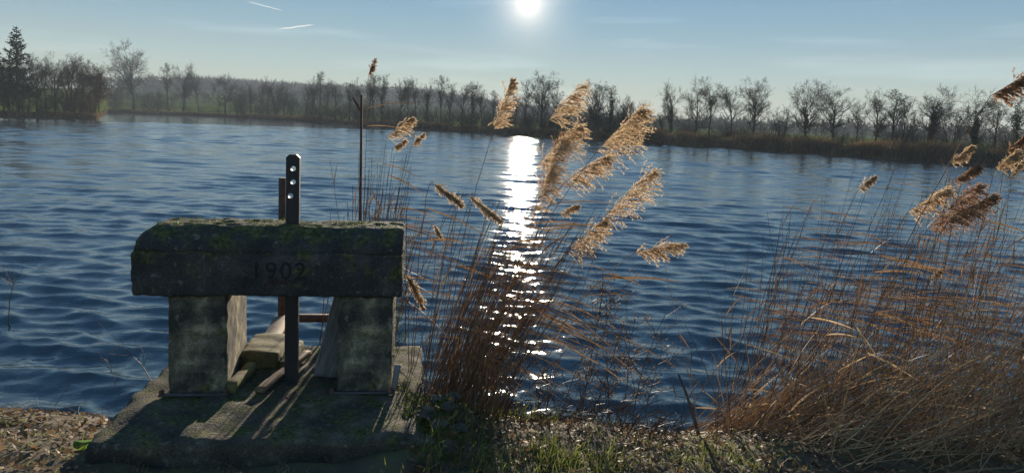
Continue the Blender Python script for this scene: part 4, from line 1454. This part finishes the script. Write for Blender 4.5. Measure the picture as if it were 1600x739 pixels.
# leaf litter over the near bank
n = 15000
x = r.uniform(-4.6, 5.0, n)
y = r.uniform(3.1, 5.0, n)
ok = (y < np.interp(x, NS_X, NS_Y) + 0.02) & ~((x > -2.18) & (x < -0.5) & (y > 3.45))
x, y = x[ok], y[ok]
C = np.stack([x, y, near_h(x, y) + r.uniform(0.002, 0.025, len(x))], 1)
A = unit(r.normal(size=C.shape) * np.array([1, 1, .45]))
B = unit(np.cross(A, np.array([0, 0, 1.0]) + r.normal(0, .45, C.shape)))
sz = r.uniform(0.008, 0.030, (len(C), 1)) ** 1.0
g = Geo().cards(C, A * sz, B * sz * r.uniform(.2, .65, (len(C), 1)))
n = 900
x = r.uniform(-4.6, 4.0, n)
y = r.uniform(3.1, 4.9, n)
ok = (y < np.interp(x, NS_X, NS_Y)) & ~((x > -2.18) & (x < -0.5) & (y > 3.45))
x, y = x[ok], y[ok]
st = np.stack([x, y, near_h(x, y) + 0.012], 1)
d = unit(r.normal(size=st.shape) * np.array([1, 1, .25]) + np.array([0, 0, .05]))
L = r.uniform(.05, .28, (len(x), 1))
g.tubes(np.stack([st, st + d * L * .5 + r.normal(0, .006, st.shape), st + d * L], 1), np.full((len(x), 3), .0018), 3)
link('leaf_litter', g.mesh('leaf_litter', M['litter']), kind='stuff', label='brown dead leaves and stems covering the near bank', category='leaf litter')


# grass tufts
def grass_patch(n, cx, cy, sx, sy, h0, h1, wid=.0028):
    x = r.normal(cx, sx, n)
    y = r.normal(cy, sy, n)
    ok = ~((x > -2.16) & (x < -0.5) & (y > 3.47)) & (y < np.interp(x, NS_X, NS_Y))
    x, y = x[ok], y[ok]
    st = np.stack([x, y, near_h(x, y) - .005], 1)
    d = unit(r.normal(0, .38, st.shape) + np.array([.12, 0, 1]))
    L = r.uniform(h0, h1, len(x)) * np.clip(1 + .6 * wob(x, y, .1, 6), .4, 1.6)
    bend = r.normal(0, .35, st.shape) + np.array([.25, 0, -.25])
    P = np.stack([st, st + d * (L * .4)[:, None], st + d * (L * .75)[:, None] + bend * (L * .15)[:, None], st + d * L[:, None] + bend * (L * .4)[:, None]], 1)
    gg.ribbons(P, np.full((len(x), 4), wid) * np.array([1, .95, .6, .1]), unit(np.cross(d, r.normal(size=d.shape)))[:, None])


gg = Geo()
grass_patch(430, 0.35, 3.70, 0.22, 0.12, .04, .13)
grass_patch(260, 0.05, 4.55, 0.16, 0.10, .05, .13)
grass_patch(260, 1.25, 3.75, 0.18, 0.14, .03, .08)
grass_patch(300, -0.2, 3.65, 0.2, 0.2, .05, .15)
grass_patch(500, -3.0, 3.9, 0.6, 0.35, .02, .05)
grass_patch(240, 1.0, 4.0, 0.4, 0.25, .02, .06)
grass_patch(120, -1.3, 3.36, 0.5, 0.04, .03, .09)
link('grass', gg.mesh('grass', M['grass']), kind='stuff', label='short green grass tufts on the near bank', category='grass')
gg = Geo()
grass_patch(3200, -0.36, 4.12, 0.13, 0.26, .012, .035, .004)
grass_patch(1800, -3.0, 3.85, 0.8, 0.4, .008, .02, .004)
grass_patch(900, 1.2, 4.0, 0.4, 0.3, .008, .02, .004)
link('moss_cover', gg.mesh('moss_cover', M['moss']), kind='stuff', label='mat of green moss on the near bank and beside the slab', category='moss')

# one broad green leaf on the left bank
p = onz(131, 690, .28)
p[2] = float(near_h(p[0], p[1])) + 0.015
an = np.linspace(0, 2 * math.pi, 17)[:-1]
ring = np.stack([0.055 * np.cos(an) * (1 + .12 * np.cos(3 * an)), 0.04 * np.sin(an), 0.012 * np.cos(2 * an) + .012], 1)
g = Geo().add(np.concatenate([ring, [[0, 0, 0.01]], ring - [0, 0, .0015]]), [(k, 17 + k, 17 + (k + 1) % 16, (k + 1) % 16) for k in range(16)], [(16, k, (k + 1) % 16) for k in range(16)])
o = link('green_leaf', g.mesh('green_leaf', M['leaf_green'], True), label='single broad bright green leaf lying on the left bank', category='leaf')
o.location = p
o.rotation_euler = (R(14), 0, .3)

# ------------------------------------------------------------------ contrails, far up
ma, t, bs = mat_new('ice_trail')
bs.inputs['Base Color'].default_value = (.9, .9, .9, 1)
bs.inputs['Roughness'].default_value = 1
tr = N(t, 'ShaderNodeBsdfTransparent')
tl = N(t, 'ShaderNodeBsdfTranslucent')
tl.inputs[0].default_value = (.95, .95, .95, 1)
mx = N(t, 'ShaderNodeMixShader')
mx.inputs[0].default_value = .15
t.links.new(tr.outputs[0], mx.inputs[1])
t.links.new(tl.outputs[0], mx.inputs[2])
t.links.new(mx.outputs[0], t.nodes['Material Output'].inputs[0])
for lab, a, b, w_ in (('short white vapour trail high on the left of the sky', (436, 46), (491, 39), 5.5), ('faint vapour trail at the top edge left of the bright one', (386, 3), (442, 17), 3.5)):
    p, q = ony(*a, 5200), ony(*b, 5000)
    tt = np.linspace(0, 1, 14)[:, None]
    P0 = (p + (q - p) * tt) - p
    P0[1:-1, 2] += r.normal(0, 1.0, 12)
    o = link('vapour_trail', Geo().tubes(P0[None], (w_ * np.array([.15, .5, .8, .9, .95, 1, 1, 1, .95, .9, .85, .75, .55, .15]))[None], 8).mesh('vapour_trail', ma, True), label=lab, category='vapour trail')
    o.location = p

# ------------------------------------------------------------------ haze
ma = bpy.data.materials.new('haze')
ma.use_nodes = True
t = ma.node_tree
t.nodes.clear()
pv = N(t, 'ShaderNodeVolumePrincipled')
pv.inputs['Color'].default_value = (0.80, 0.90, 1.0, 1)
pv.inputs['Density'].default_value = 0.0006
pv.inputs['Anisotropy'].default_value = 0.0
out = N(t, 'ShaderNodeOutputMaterial')
t.links.new(pv.outputs[0], out.inputs['Volume'])
link('haze', Geo().box((0, 0, 24), (1750, 1750, 28)).mesh('haze', ma), kind='stuff', label='thin pale winter haze over the pond and fields', category='haze')
